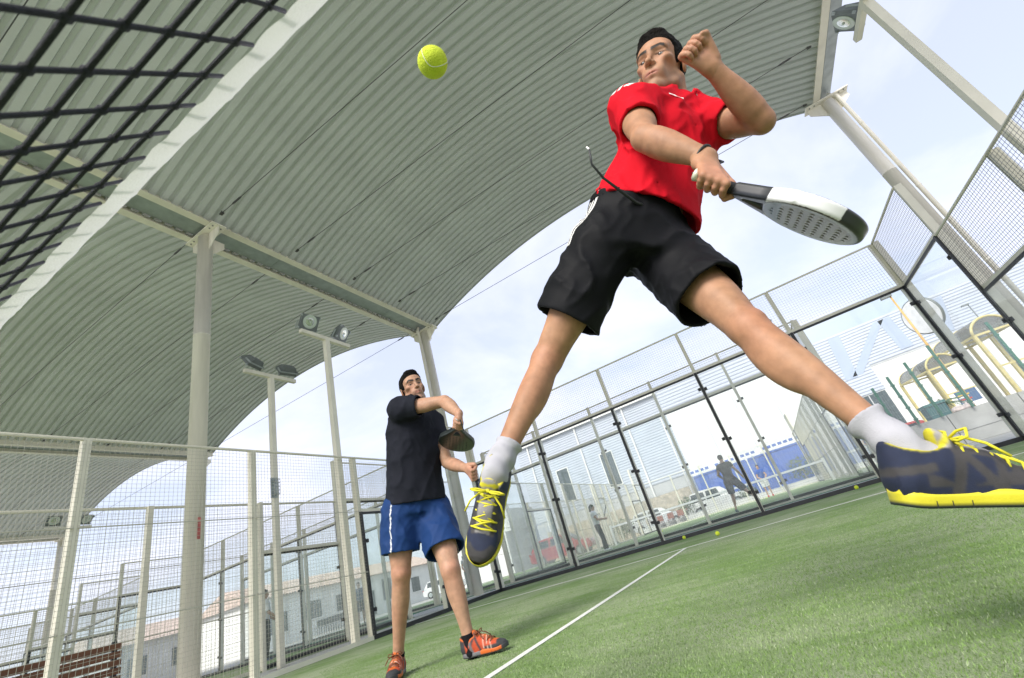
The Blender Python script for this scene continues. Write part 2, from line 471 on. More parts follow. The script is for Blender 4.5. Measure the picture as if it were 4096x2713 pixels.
def column(x, y, label, pipe=None, mirror=1):
    t = thing('column', label, 'column', (x, y, -.05), group='round roof columns')
    MB().lathe((0, 0, 0), [(.15, 0), (.15, 6.25), (.153, 6.25), (.153, 6.27), (.15, 6.27), (.15, 8.9)], 28).build('shaft', CREAM2, t, True)
    pl = MB()
    pl.box(-.52, .52, -.16, .16, 8.962, 8.992)
    hp = pl.build('head_plate', CREAM2, t)
    for s in (-1, 1):
        MB().prism([(s*.14, -.012, 8.5), (s*.48, -.012, 8.78), (s*.48, -.012, 8.96), (s*.14, -.012, 8.96)], (0, 0, 0), (0, .024, 0)).build('gusset', CREAM2, t)
    MB().prism([(0, .14, 8.5), (0, .42, 8.8), (0, .42, 8.96), (0, .14, 8.96)], (-.012, 0, 0), (.012, 0, 0)).build('gusset', CREAM2, t)
    bo = MB()
    for s in (-1, 1):
        for i in (.3, .42):
            for j in (-.09, .09): bo.lathe((s*i, j, 8.962), [(.018, 0), (.018, -.018)], 6, (0, 0, 1))
    bo.build('bolt', BOLT, hp)
    MB().box(-.24, .24, -.24, .24, .03, .06).build('base_plate', CREAM2, t)
    if pipe:
        px, py = pipe
        pm = MB().tube([(px*.4, py*1.2, 9.1), (px, py*1.2, 8.92), (px, py, 8.7), (px, py, 8.2), (px, py, .1)], .05, 10)
        pp = pm.build('downpipe', CREAM2, t, True)
        for z in (1.2, 3.4, 5.6, 7.8):
            MB().lathe((px, py, z), [(.056, 0), (.056, .04)], 10).build('pipe_clip', CREAM2, pp)
    return t
c1 = column(-2.1, 4.33, 'thick white round column standing behind the left wire mesh')
MB().prism([(.150, .02, 2.25), (.156, .0, 2.25), (.156, .0, 2.6), (.150, .02, 2.6)], (0, 0, 0), (0, -.04, 0)).build('sticker', mat('red_sticker', (.50, .12, .10), .5, scale=12, var=.5), c1)
column(-2.1, 12.12, 'white round column with downpipe behind the player in black', (-.10, -.20))
column(11.95, 12.12, 'white round column with bent downpipe under the right roof corner', (.24, -.04))
column(-16.1, 12.12, 'white round column at the far end between second and farthest roof', (.2, -.2))
column(-16.1, 4.33, 'white round column under the middle girder, seen through the left mesh')
column(-30.0, 12.12, 'white round column at the farthest roof corner, seen through the left mesh')
column(-30.0, 4.33, 'white round column at far left below the farthest roof')

# ================================================================== court walls
def wire_mesh_data(L, z0, z1, full=True, pitch=.05, r=.0016, mids=()):
    mb = MB()
    n = int(round(L/pitch))
    def w(a, b, rr):
        mb.bar(a, b, rr*2, rr*2)
    for i in range(n+1): w((i*L/n, 0, z0), (i*L/n, 0, z1), r)
    m_ = int(round((z1-z0)/pitch))
    for j in range(m_+1): w((0, -.003, z0+(z1-z0)*j/m_), (L, -.003, z0+(z1-z0)*j/m_), r)
    for z in mids: w((0, -.008, z), (L, -.008, z), .006)
    return mb.mesh('wire_mesh')
_mesh_cache = {}
def get_mesh(L, z0, z1, wm, wr=.0016):
    k = (round(L, 3), round(z0, 3), round(z1, 3), wm.name, wr)
    if k not in _mesh_cache:
        mids = [z for z in (1.0, 2.0) if z0 < .1 and z < z1]
        me = wire_mesh_data(L, z0, z1, mids=mids, r=wr); me.materials.append(wm); _mesh_cache[k] = me
    return _mesh_cache[k]
def clamp_mesh():
    mb = MB()
    mb.box(-.028, .028, -.012, .03, -.03, .03)
    mb.lathe((0, -.012, 0), [(.016, 0), (.016, .006), (.009, .006)], 10, (0, -1, 0))
    me = mb.mesh('clamp'); me.materials.append(BLACK); return me
CLAMP = clamp_mesh()

def wall(name, label, cat, loc, rz, segs, glass=GLASS, detail=True, frontblack=True, wm=WIRE, group=None, wr=.0016):
    """local x along the wall, y outward, z up; segs = (length, glass height, total height)"""
    t = thing(name, label, cat, loc, rz, group)
    x = 0; xs = [0]; g0 = 0; h0 = 0
    n = len(segs)
    for i, (L, gh, H) in enumerate(segs):
        x1 = x + L
        if gh:
            MB().box(x+.03, x1-.03, 0, .012, .07, gh-.02).build('glass_pane', glass, t)
            MB().box(x+.02, x1-.02, -.014, .03, .0, .07).build('bottom_rail', BLACK if frontblack else CREAM, t)
            rl = MB().box(x+.036, x1-.036, .022, .085, gh-.01, gh+.055).build('rail', CREAM, t)
            MB().box(x+.036, x1-.036, -.006, .0215, gh-.045, gh-.005).build('gasket', BLACK, rl)
        else:
            MB().box(x+.041, x1-.041, -.01, .03, .0, .06).build('bottom_rail', CREAM, t)
        if H > gh:
            z0 = gh + .06 if gh else .06
            o = link('wire_mesh', get_mesh(L-.03, z0, H-.02, wm, wr), None, t, (x+.015, -.006 if not gh else .02, 0)); o['kind'] = 'stuff'
            MB().tube([(x+.01, .02, H), (x1-.01, .02, H)], .021, 8).build('top_rail', CREAM, t)
        x = x1; xs.append(x)
    for i, px in enumerate(xs):
        l = segs[i-1] if i > 0 else None; r = segs[i] if i < n else None
        gh = max((l[1] if l else 0), (r[1] if r else 0)); H = max((l[2] if l else 0), (r[2] if r else 0))
        w = .035 if gh else .040
        po = MB().box(px-w, px+w, .0225 if gh else .0, .125 if gh else .09, -.04, H+.01).build('post', CREAM, t)
        if gh:
            MB().box(px-.026, px+.026, -.01, .0222, .0, gh).build('black_strip', BLACK if frontblack else CREAM, po)
            if detail:
                for z in (.42, 1.5, 2.6):
                    for s, sg in ((-1, l), (1, r)):
                        if sg and sg[1] > z: link('clamp', CLAMP, None, po, (px+s*.062, -.004, z+(.03 if s < 0 else 0)))
    return t
P3, P2_, P0 = (2, 3, 4), (2, 2, 3), (2, 0, 3)
H90 = math.pi/2
wall('glass_wall', 'glass back wall of the near court with black posts behind the players', 'glass wall', (0, 10, 0), 0, [P3]*5)
wall('side_wall', 'glass and wire-mesh side wall at the right edge of the near court', 'side wall', (10, 10, 0), -H90, [P3, P2_, P0, P0, P0], wr=.0015, wm=DARKW)
wall('side_wall', 'cream wire-mesh side fence ending in glass left of the near court', 'side wall', (0, -2, 0), H90, [P0]*4 + [P2_, P3], wr=.0013)
wall('glass_wall', 'near glass end wall of the court beyond with cream posts', 'glass wall', (8.6, 13.07, .04), math.pi, [P3]*5, GLASS2)
wall('side_wall', 'left glass and mesh side of the court beyond, beside the standing woman', 'side wall', (-1.4, 13.07, .04), H90, [P3, P2_]+[P0]*6+[P2_, P3], GLASS2, False)
wall('side_wall', 'right glass and mesh side of the court beyond, past the man in blue', 'side wall', (8.6, 33.07, .04), -H90, [P3, P2_]+[P0]*6+[P2_, P3], GLASS2, False)
wall('glass_wall', 'far end wall of the court beyond with dark posts', 'glass wall', (-1.4, 33.07, .04), 0, [(2, 0, 3)]*5, GLASS2, False, wm=DARKW)
wall('side_wall', 'right mesh and glass side of the neighbouring court behind the left fence', 'side wall', (-2.9, 10, 0), -H90, [P3, P2_]+[P0]*5, GLASS2)
wall('glass_wall', 'glass end wall of the neighbouring court on the left', 'glass wall', (-12.9, 10, 0), 0, [P3]*5, GLASS2)
wall('side_wall', 'far side fence of the neighbouring court on the left', 'side wall', (-12.9, -2, 0), H90, [P0]*4+[P2_, P3], GLASS2, False)
wall('glass_wall', 'glass end wall of the outermost court far left', 'glass wall', (-25.8, 10, 0), 0, [P3]*5, GLASS2, False)
wall('side_wall', 'right side fence of the outermost court far left', 'side wall', (-15.8, 10, 0), -H90, [P3, P2_]+[P0]*4, GLASS2, False)
wall('glass_wall', 'near glass wall of the far left court before the tiled house', 'glass wall', (-4.4, 13.07, .04), math.pi, [P3]*5, GLASS2, False)
wall('side_wall', 'right side of the far left court before the tiled house', 'side wall', (-4.4, 33.07, .04), -H90, [P3, P2_]+[P0]*6+[P2_, P3], GLASS2, False)

# ================================================================== the net pulled back over the camera
NETC = mat('net_cord', (.017, .019, .028), .8, var=.3, scale=200, bump=.5, bscale=900)
BAND = mat('net_band', (.86, .86, .89), .8, var=.05, scale=20, bump=.2, bscale=300)
def translucent(m, f):
    N, L = m.node_tree.nodes, m.node_tree.links
    b = N['Principled BSDF']; out = [n for n in N if n.type == 'OUTPUT_MATERIAL'][0]
    tl = N.new('ShaderNodeBsdfTranslucent'); tl.inputs[0].default_value = (.9, .9, .92, 1)
    mx_ = N.new('ShaderNodeMixShader'); mx_.inputs[0].default_value = f
    L.new(b.outputs[0], mx_.inputs[1]); L.new(tl.outputs[0], mx_.inputs[2]); L.new(mx_.outputs[0], out.inputs[0])
translucent(BAND, .20)
net = thing('tennis_net', 'black square-mesh net with a white top band close above the camera', 'net', (6.2, -.12, 0))
NX0, NX1 = -6.2, 3.6
TH = .892
def netpt(x, s):
    """x along the net (local), s = length down from the band; pulled back near the camera, hanging plumb away from it"""
    a = math.exp(-((x+.45)/2.6)**2)
    th = TH*a + (math.pi/2)*(1-a)
    return (x, -s*math.cos(th) , .9 - s*math.sin(th) + .004*math.sin(x*9.0)*min(1, s*5))
PX, PH = .0473, .0427
ROWS = 19
nvert = int((NX1-NX0)/PX)
xs_ = [NX0 + PX*i + .012 for i in range(nvert)]
for j in range(1, ROWS):
    pts = [netpt(NX0 + (NX1-NX0)*i/80, j*PH) for i in range(81)]
    MB().tube(pts, .0023, 5).build('cord', NETC, net, True)
for x in xs_:
    pts = [netpt(x + .11*PX/2*j, j*PH + (.012 if j == 0 else 0)) for j in range(0, ROWS)]
    mb = MB().tube(pts, .0022, 5)
    if -1.6 < x < 1.2:
        for j in range(1, 9):
            c = np.array(pts[j]); d = np.array(pts[j+1]) - np.array(pts[j-1]); d /= np.linalg.norm(d)
            mb.tube([c-d*.0045, c-d*.002, c+d*.002, c+d*.0045], [.0023, .0039, .0039, .0023], 6)
    mb.build('cord', NETC, net, True)
bn = MB()
N_ = 900
ring = []
prof_b = [(.0, .012), (.0105, .007), (.0145, -.004), (.0150, -.017), (.0125, -.029), (.0100, -.037)]
def band_dir(x):
    th0 = math.atan2(-(netpt(x, .1)[2]-.9), -netpt(x, .1)[1])
    return np.array([0, -math.cos(th0), -math.sin(th0)]), np.array([0, math.sin(th0), -math.cos(th0)])
for i in range(N_+1):
    x = NX0 + (NX1-NX0)*i/N_
    d, nrm = band_dir(x)
    for (a, b) in prof_b:
        e = min(1., abs(b+.004)/.012)
        pk = .0022*math.sin(x*92 + b*150 + 2*math.sin(x*7)) + .0014*math.sin(x*171+1.3-b*260) + .0008*math.sin(x*310+b*300)
        q = np.array([x, 0, .9]) + nrm*(a+pk*.38*(.3+.7*e)) + d*(-b) + np.array([0, 0, .0012*math.sin(x*31)])
        ring.append(q)
m_ = len(prof_b)
fs = [(i*m_+k, i*m_+k+1, (i+1)*m_+k+1, (i+1)*m_+k) for i in range(N_) for k in range(m_-1)]
bn.add(ring, fs)
bd = bn.build('top_band', BAND, net, True)

# ================================================================== small signed-distance modeller for bodies, clothes and shoes
def V3(*a): return np.array(a if len(a) == 3 else a[0], float)
def unit(v): v = np.asarray(v, float); return v / (np.linalg.norm(v) + 1e-12)
def perp(v, d): v = np.asarray(v, float) - np.asarray(d) * (np.asarray(v) @ np.asarray(d)); return unit(v)

class Limb:
    """tapered tube a-b; radii profile along it; optional flattening along axis w"""
    def __init__(s, a, b, r, w=None, q=1.0, flat=False):
        s.a, s.b = V3(a), V3(b); s.r = np.atleast_1d(np.array(r, float)); s.w = None if w is None else unit(w); s.q = q; s.flat = flat
        m = s.r.max()*max(1, q)
        s.lo = np.minimum(s.a, s.b)-m; s.hi = np.maximum(s.a, s.b)+m
    def __call__(s, x, y, z):
        d = s.b-s.a; L = d @ d
        px, py, pz = x-s.a[0], y-s.a[1], z-s.a[2]
        tt = (px*d[0]+py*d[1]+pz*d[2])/L
        t = np.clip(tt, 0, 1)
        qx, qy, qz = px-d[0]*t, py-d[1]*t, pz-d[2]*t
        r = s.r[0] if len(s.r) == 1 else np.interp(t, np.linspace(0, 1, len(s.r)), s.r)
        d2 = qx*qx+qy*qy+qz*qz
        if s.w is not None:
            c = qx*s.w[0]+qy*s.w[1]+qz*s.w[2]
            d2 = d2 + (1/(s.q*s.q)-1)*c*c
        return np.sqrt(np.maximum(d2, 1e-12)) - r
class Ell:
    def __init__(s, c, r, X=None, Y=None):
        s.c = V3(c); s.rad = V3(r)
        if X is None: s.M = np.eye(3)
        else:
            X = unit(X); Y = perp(Y, X); s.M = np.stack([X, Y, np.cross(X, Y)])
        m = s.rad.max(); s.lo = s.c-m; s.hi = s.c+m
    def __call__(s, x, y, z):
        px, py, pz = x-s.c[0], y-s.c[1], z-s.c[2]
        k0 = 0; k1 = 0
        for i in range(3):
            u = px*s.M[i][0]+py*s.M[i][1]+pz*s.M[i][2]
            k0 = k0+(u/s.rad[i])**2; k1 = k1+(u/s.rad[i]**2)**2
        k0 = np.sqrt(k0); k1 = np.sqrt(k1)+1e-9
        return k0*(k0-1)/k1
class Loft:
    """straight spine a-b with elliptical stations (half widths along x axis / depth axis), the x axis turning from x0 to x1"""
    def __init__(s, a, b, st, x0, x1, p=2.3):
        s.a, s.b = V3(a), V3(b); d = unit(s.b-s.a); s.d = d
        s.x0, s.x1 = perp(x0, d), perp(x1, d); s.f0, s.f1 = np.cross(s.x0, d), np.cross(s.x1, d)
        s.st = np.array(st, float); s.p = p
        m = s.st[:, 1:3].max(); s.lo = np.minimum(s.a, s.b)-m; s.hi = np.maximum(s.a, s.b)+m
    def __call__(s, x, y, z):
        L = np.linalg.norm(s.b-s.a)
        px, py, pz = x-s.a[0], y-s.a[1], z-s.a[2]
        ax = (px*s.d[0]+py*s.d[1]+pz*s.d[2])
        t = np.clip(ax/L, 0, 1)
        rx = np.interp(t, s.st[:, 0], s.st[:, 1]); ry = np.interp(t, s.st[:, 0], s.st[:, 2])
        fo = np.interp(t, s.st[:, 0], s.st[:, 3]) if s.st.shape[1] > 3 else 0
        X = [s.x0[i]*(1-t)+s.x1[i]*t for i in range(3)]; F = [s.f0[i]*(1-t)+s.f1[i]*t for i in range(3)]
        u = px*X[0]+py*X[1]+pz*X[2]; v = px*F[0]+py*F[1]+pz*F[2] - fo
        k = (np.abs(u/rx)**s.p + np.abs(v/ry)**s.p)**(1/s.p)
        side = (k-1)*np.minimum(rx, ry)
        over = np.maximum(-ax, ax-L)
        return np.where(over > 0, np.sqrt(np.maximum(side, 0)**2+over**2)+np.minimum(side, 0)*0, np.maximum(side, over))

_lat = np.random.default_rng(3).random((33, 33, 33)).astype(np.float32)
def vnoise(x, y, z, f):
    """smooth value noise in [-1,1]; f = frequency per axis (3-tuple)"""
    x, y, z = np.broadcast_arrays(x*f[0], y*f[1], z*f[2])
    xi, yi, zi = np.floor(x).astype(int), np.floor(y).astype(int), np.floor(z).astype(int)
    u, v, w = x-xi, y-yi, z-zi
    u, v, w = u*u*(3-2*u), v*v*(3-2*v), w*w*(3-2*w)
    def g(a, b, c): return _lat[(xi+a) % 32, (yi+b) % 32, (zi+c) % 32]
    r = 0
    for a in (0, 1):
        for b in (0, 1):
            for c in (0, 1):
                r = r + g(a, b, c)*(u if a else 1-u)*(v if b else 1-v)*(w if c else 1-w)
    return r*2-1

class Field:
    def __init__(s, lo, hi, h):
        s.h = h; s.lo = np.array(lo, float)
        s.n = np.ceil((np.array(hi)-s.lo)/h).astype(int)+1
        s.g = [(s.lo[i]+h*np.arange(s.n[i])).astype(np.float32) for i in range(3)]
        s.d = np.full(s.n, 1.0, np.float32)
    def sl(s, lo, hi, m):
        i0 = np.clip(np.floor((lo-m-s.lo)/s.h).astype(int), 0, s.n-1); i1 = np.clip(np.ceil((hi+m-s.lo)/s.h).astype(int)+1, 1, s.n)
        if np.any(i1 <= i0): return None
        return tuple(slice(a, b) for a, b in zip(i0, i1))
    def xyz(s, S): return s.g[0][S[0]][:, None, None], s.g[1][S[1]][None, :, None], s.g[2][S[2]][None, None, :]
    def add(s, pr, k=.02):
        S = s.sl(pr.lo, pr.hi, k+3*s.h)
        if S is None: return s
        v = pr(*s.xyz(S)); d = s.d[S]
        if k > 0:
            hh = np.maximum(k-np.abs(d-v), 0)/k
            s.d[S] = np.minimum(d, v)-hh*hh*k/4
        else: s.d[S] = np.minimum(d, v)
        return s
    def sub(s, pr, k=.01):
        S = s.sl(pr.lo, pr.hi, k+3*s.h)
        if S is None: return s
        v = -pr(*s.xyz(S)); d = s.d[S]
        hh = np.maximum(k-np.abs(d-v), 0)/max(k, 1e-6)
        s.d[S] = np.maximum(d, v)+hh*hh*k/4
        return s
    def full(s): return s.xyz((slice(None),)*3)
    def cut(s, p, n, near=None, rad=None):
        """remove everything on the +n side of the plane through p (optionally only within rad of near)"""
        p, n = V3(p), unit(n)
        if near is not None:
            S = s.sl(V3(near)-rad, V3(near)+rad, 0)
        else: S = (slice(None),)*3
        if S is None: return s
        x, y, z = s.xyz(S)
        v = (x-p[0])*n[0]+(y-p[1])*n[1]+(z-p[2])*n[2]
        if near is not None:
            q = V3(near); r2 = (x-q[0])**2+(y-q[1])**2+(z-q[2])**2
            v = np.where(r2 < rad*rad, v, -1.0)
        s.d[S] = np.maximum(s.d[S], v)
        return s
    def cut_limb(s, p, n, limb, margin, keep=None, km=.006):
        """remove what lies beyond the plane and close to the limb, except inside the body given by keep"""
        S = s.sl(limb.lo, limb.hi, margin+2*s.h)
        if S is None: return s
        p, n = V3(p), unit(n); x, y, z = s.xyz(S)
        v = (x-p[0])*n[0]+(y-p[1])*n[1]+(z-p[2])*n[2]
        ok = limb(x, y, z) < margin
        if keep is not None: ok &= keep(x, y, z) > km
        s.d[S] = np.where(ok, np.maximum(s.d[S], v), s.d[S])
        return s
    def warp(s, fn):
        m = np.abs(s.d) < .08
        x, y, z = np.broadcast_arrays(*s.full())
        s.d[m] += fn(x[m], y[m], z[m]).astype(np.float32)
        return s
    def shell(s, th):
        s.d = np.maximum(s.d, -(s.d+th)); return s
    def mesh(s):
        """naive surface nets"""
        d = s.d; ins = d < 0
        c = np.zeros(tuple(np.array(d.shape)-1), np.uint8)
        for a in (0, 1):
            for b in (0, 1):
                for e in (0, 1):
                    c += ins[a:d.shape[0]-1+a, b:d.shape[1]-1+b, e:d.shape[2]-1+e]
        act = (c > 0) & (c < 8)
        I = np.argwhere(act)
        idx = np.full(c.shape, -1, np.int32); idx[act] = np.arange(len(I))
        acc = np.zeros((len(I), 3)); cnt = np.zeros(len(I))
        cor = [(a, b, e) for a in (0, 1) for b in (0, 1) for e in (0, 1)]
        val = {q: d[I[:, 0]+q[0], I[:, 1]+q[1], I[:, 2]+q[2]] for q in cor}
        for q in cor:
            for ax in range(3):
                if q[ax] == 0:
                    q2 = tuple(1 if i == ax else q[i] for i in range(3))
                    v0, v1 = val[q], val[q2]
                    m = (v0 < 0) != (v1 < 0)
                    t = np.where(m, v0/np.where(m, v0-v1, 1), 0)
                    p = np.tile(np.array(q, float), (len(I), 1)); p[:, ax] = t
                    acc[m] += p[m]; cnt[m] += 1
        V = s.lo + s.h*(I + acc/cnt[:, None])
        F = []
        for ax in range(3):
            o1, o2 = (ax+1) % 3, (ax+2) % 3
            S0 = [slice(None)]*3; S1 = [slice(None)]*3
            S0[ax] = slice(0, -1); S1[ax] = slice(1, None)
            for o in (o1, o2): S0[o] = slice(1, -1); S1[o] = slice(1, -1)
            a, b = ins[tuple(S0)], ins[tuple(S1)]
            for flip in (False, True):
                E = np.argwhere((~a & b) if flip else (a & ~b))
                if not len(E): continue
                E = E + np.array([1 if i != ax else 0 for i in range(3)])
                def ci(u, w):
                    q = E.copy(); q[:, o1] += u; q[:, o2] += w; return idx[q[:, 0], q[:, 1], q[:, 2]]
                qd = np.stack([ci(-1, -1), ci(0, -1), ci(0, 0), ci(-1, 0)], 1)
                F.append(qd[:, ::-1] if flip else qd)
        F = np.concatenate(F) if F else np.zeros((0, 4), int)
        F = F[(F >= 0).all(1)]
        return V, F

def relax(V, F, it=1, lam=.5):
    E = np.concatenate([F[:, [0, 1]], F[:, [1, 2]], F[:, [2, 3]], F[:, [3, 0]]])
    n = len(V); deg = np.bincount(E[:, 0], minlength=n)+np.bincount(E[:, 1], minlength=n)
    for _ in range(it):
        a = np.zeros_like(V)
        for c in range(3):
            a[:, c] = np.bincount(E[:, 0], V[E[:, 1], c], n)+np.bincount(E[:, 1], V[E[:, 0], c], n)
        V = V+lam*(a/np.maximum(deg, 1)[:, None]-V)
    return V

def to_object(name, parts, m, parent, colf=None, origin=None):
    """parts = list of (V, F); one mesh object with smooth faces; world coordinates are made local to the parent"""
    V = np.concatenate([p[0] for p in parts]); off = 0; Fs = []
    for v, f_ in parts: Fs.append(f_+off); off += len(v)
    F = np.concatenate(Fs)
    C = None
    if colf is not None: C = colf(V)
    W = V - (np.array(origin) if origin is not None else 0)
    me = bpy.data.meshes.new(name)
    me.vertices.add(len(W)); me.vertices.foreach_set('co', W.astype(np.float32).ravel())
    me.loops.add(F.size); me.loops.foreach_set('vertex_index', F.astype(np.int32).ravel())
    me.polygons.add(len(F)); me.polygons.foreach_set('loop_start', np.arange(0, F.size, 4, dtype=np.int32)); me.polygons.foreach_set('loop_total', np.full(len(F), 4, np.int32))
    me.update(calc_edges=True); me.validate()
    me.shade_smooth()
    if C is not None:
        ca = me.color_attributes.new('Col', 'FLOAT_COLOR', 'POINT')
        ca.data.foreach_set('color', np.concatenate([C, np.ones((len(C), 1))], 1).astype(np.float32).ravel())
    return link(name, me, m, parent)
# ================================================================== people
SKIN = mat('skin', (.5, .3, .2), .55, vcol=True, var=.13, scale=34, bump=.22, bscale=380, sss=.10, spec=.32, bdist=.002)
HAIR = mat('dark_hair', (.0075, .0062, .0055), .8, var=.4, scale=90, bump=.8, bscale=260, stretch=(1, 1, .25), spec=.12)
EYE = mat('eye', (.7, .68, .64), .2, vcol=True, var=.02)
def cloth(name, c, rough=.8, bump=.25, bscale=700, var=.08):
    return mat(name, c, rough, var=var, scale=9, bump=bump, bscale=bscale, spec=.10, vcol=True, bdist=.0025)
CLOTH = cloth('cloth', (.5, .5, .5))
SATIN = cloth('sport_cloth', (.5, .5, .5), .62, .12)
KNIT = cloth('knit_sock', (.8, .8, .8), .9, .6, 420)
RUBBER = mat('shoe_rubber', (.5, .5, .5), .5, vcol=True, var=.06, bump=.1, bscale=300)
SHOE = mat('shoe_fabric', (.5, .5, .5), .75, vcol=True, var=.14, scale=40, bump=.35, bscale=900)
LACE = mat('lace', (.5, .5, .5), .8, vcol=False, var=.1)

def bbox(pr, pad):
    lo = np.min([p.lo for p in pr], 0)-pad; hi = np.max([p.hi for p in pr], 0)+pad
    return lo, hi

def limb_prims(J, s=1.0, arm=1.0, leg=1.0):
    """skin of arms and legs from joints"""
    up = unit(J['neck']-J['pelvis']); lat = perp(J['lsh']-J['rsh'], up); fw = np.cross(lat, up)
    out = []
    for sd, sg in (('r', -1), ('l', 1)):
        sh, el, wr = J[sd+'sh'], J[sd+'el'], J[sd+'wr']
        d1, d2 = unit(el-sh), unit(wr-el)
        bend = perp(d2-d1*(d2 @ d1)+fw*.05, d1)            # inner side of the elbow
        a = s*arm
        out += [(Limb(sh, el, np.array([.046, .046, .046, .042, .036])*a), .02),
                (Ell(sh+d1*.035*s, np.array([.054, .054, .072])*s, np.cross(d1, lat), lat), .03),
                (Ell(sh+(el-sh)*.55+bend*.022*s, np.array([.082, .031, .034])*a, d1, bend), .012),
                (Ell(sh+(el-sh)*.48-bend*.022*s, np.array([.092, .031, .036])*a, d1, bend), .012),
                (Limb(el, wr, np.array([.034, .042, .042, .037, .030, .026])*a), .018),
                (Ell(el+(wr-el)*.24+np.cross(d2, bend)*.018*s, np.array([.085, .027, .031])*a, d2, bend), .012),
                (Ell(el+(wr-el)*.26-np.cross(d2, bend)*.018*s, np.array([.085, .026, .030])*a, d2, bend), .012),
                (Ell(wr-d2*.02-np.cross(d2, bend)*.016*s, np.array([.03, .012, .012])*a, d2, bend), .012),
                (Ell(el-bend*.014*s, np.array([.024, .024, .022])*a), .015)]
        hp, kn, an = J[sd+'hip'], J[sd+'kn'], J[sd+'an']
        kf = unit(J.get(sd+'kf', fw)); t1, t2 = unit(kn-hp), unit(an-kn)
        k1 = perp(kf, t1); k2 = perp(kf, t2); b = s*leg
        side = np.cross(t2, k2)
        out += [(Limb(hp, kn, np.array([.090, .090, .083, .072, .060, .054])*b), .03),
                (Ell(hp+(kn-hp)*.55+k1*.022*b, np.array([.16, .050, .058])*b, t1, k1), .03),
                (Ell(kn+k1*.036*b, np.array([.030, .024, .028])*b, t1, k1), .014),
                (Ell(kn-t1*.085*b+k1*.026*b+side*.026*b, np.array([.055, .027, .024])*b, t1, k1), .016),
                (Ell(kn-t1*.105*b+k1*.026*b-side*.026*b, np.array([.060, .027, .024])*b, t1, k1), .016),
                (Ell(kn+k1*.012*b+side*.018*b, np.array([.045, .034, .030])*b, t1, k1), .02),
                (Ell(kn+t1*.035*b*0+t2*.06*b+k2*.022*b, np.array([.05, .020, .018])*b, t2, k2), .02),
                (Limb(kn, an, np.array([.050, .050, .049, .044, .037, .032, .031])*b), .02),
                (Ell(kn+(an-kn)*.27-k2*.031*b+side*.010, np.array([.105, .039, .035])*b, t2, k2), .022),
                (Ell(kn+(an-kn)*.30-k2*.027*b-side*.018, np.array([.095, .036, .031])*b, t2, k2), .022),
                (Ell(kn+(an-kn)*.30+k2*.016*b, np.array([.12, .022, .026])*b, t2, k2), .02),
                (Limb(an-t2*.06*b-k2*.028*b, an-k2*.036*b, [.011*b, .012*b]), .02),
                (Ell(an+side*.019*b, np.array([.022, .016, .014])*b), .012), (Ell(an-side*.019*b, np.array([.022, .016, .014])*b), .012)]
    return out

TORSO = [(0, .150, .105), (.18, .150, .105), (.36, .138, .096), (.55, .150, .108), (.74, .168, .118), (.86, .168, .108), (.95, .12, .08), (1, .07, .06)]
def torso_prim(J, s=1.0, grow=0.0, st=TORSO):
    return Loft(J['pelvis'], J['neck'], [(t, a*s+grow, b*s+grow) for t, a, b in st], J['lhip']-J['rhip'], J['lsh']-J['rsh'], 2.3)
def shoulder_prims(J, s=1.0, grow=0.0):
    up = unit(J['neck']-J['pelvis'])
    out = []
    for sd in 'rl':
        out.append((Limb(J['neck']+up*.01, J[sd+'sh'], np.array([.045, .050, .052])*s+grow), .05))
    return out

class HeadFrame:
    def __init__(s, c, f, u, sc=1.0):
        s.c = V3(c); s.f = unit(f); s.u = perp(u, s.f); s.x = np.cross(s.u, s.f); s.sc = sc      # x = subject's left
    def p(s, x, y, z): return s.c + s.sc*(s.x*x + s.f*y + s.u*z)
    def loc(s, V): Q = (V-s.c)/s.sc; return Q @ s.x, Q @ s.f, Q @ s.u
    def E(s, c, r): return Ell(s.p(*c), np.array(r)*s.sc, s.x, s.f)
    def Lm(s, a, b, r, w=None, q=1.0): return Limb(s.p(*a), s.p(*b), np.array(r)*s.sc, None if w is None else s.x*w[0]+s.f*w[1]+s.u*w[2], q)

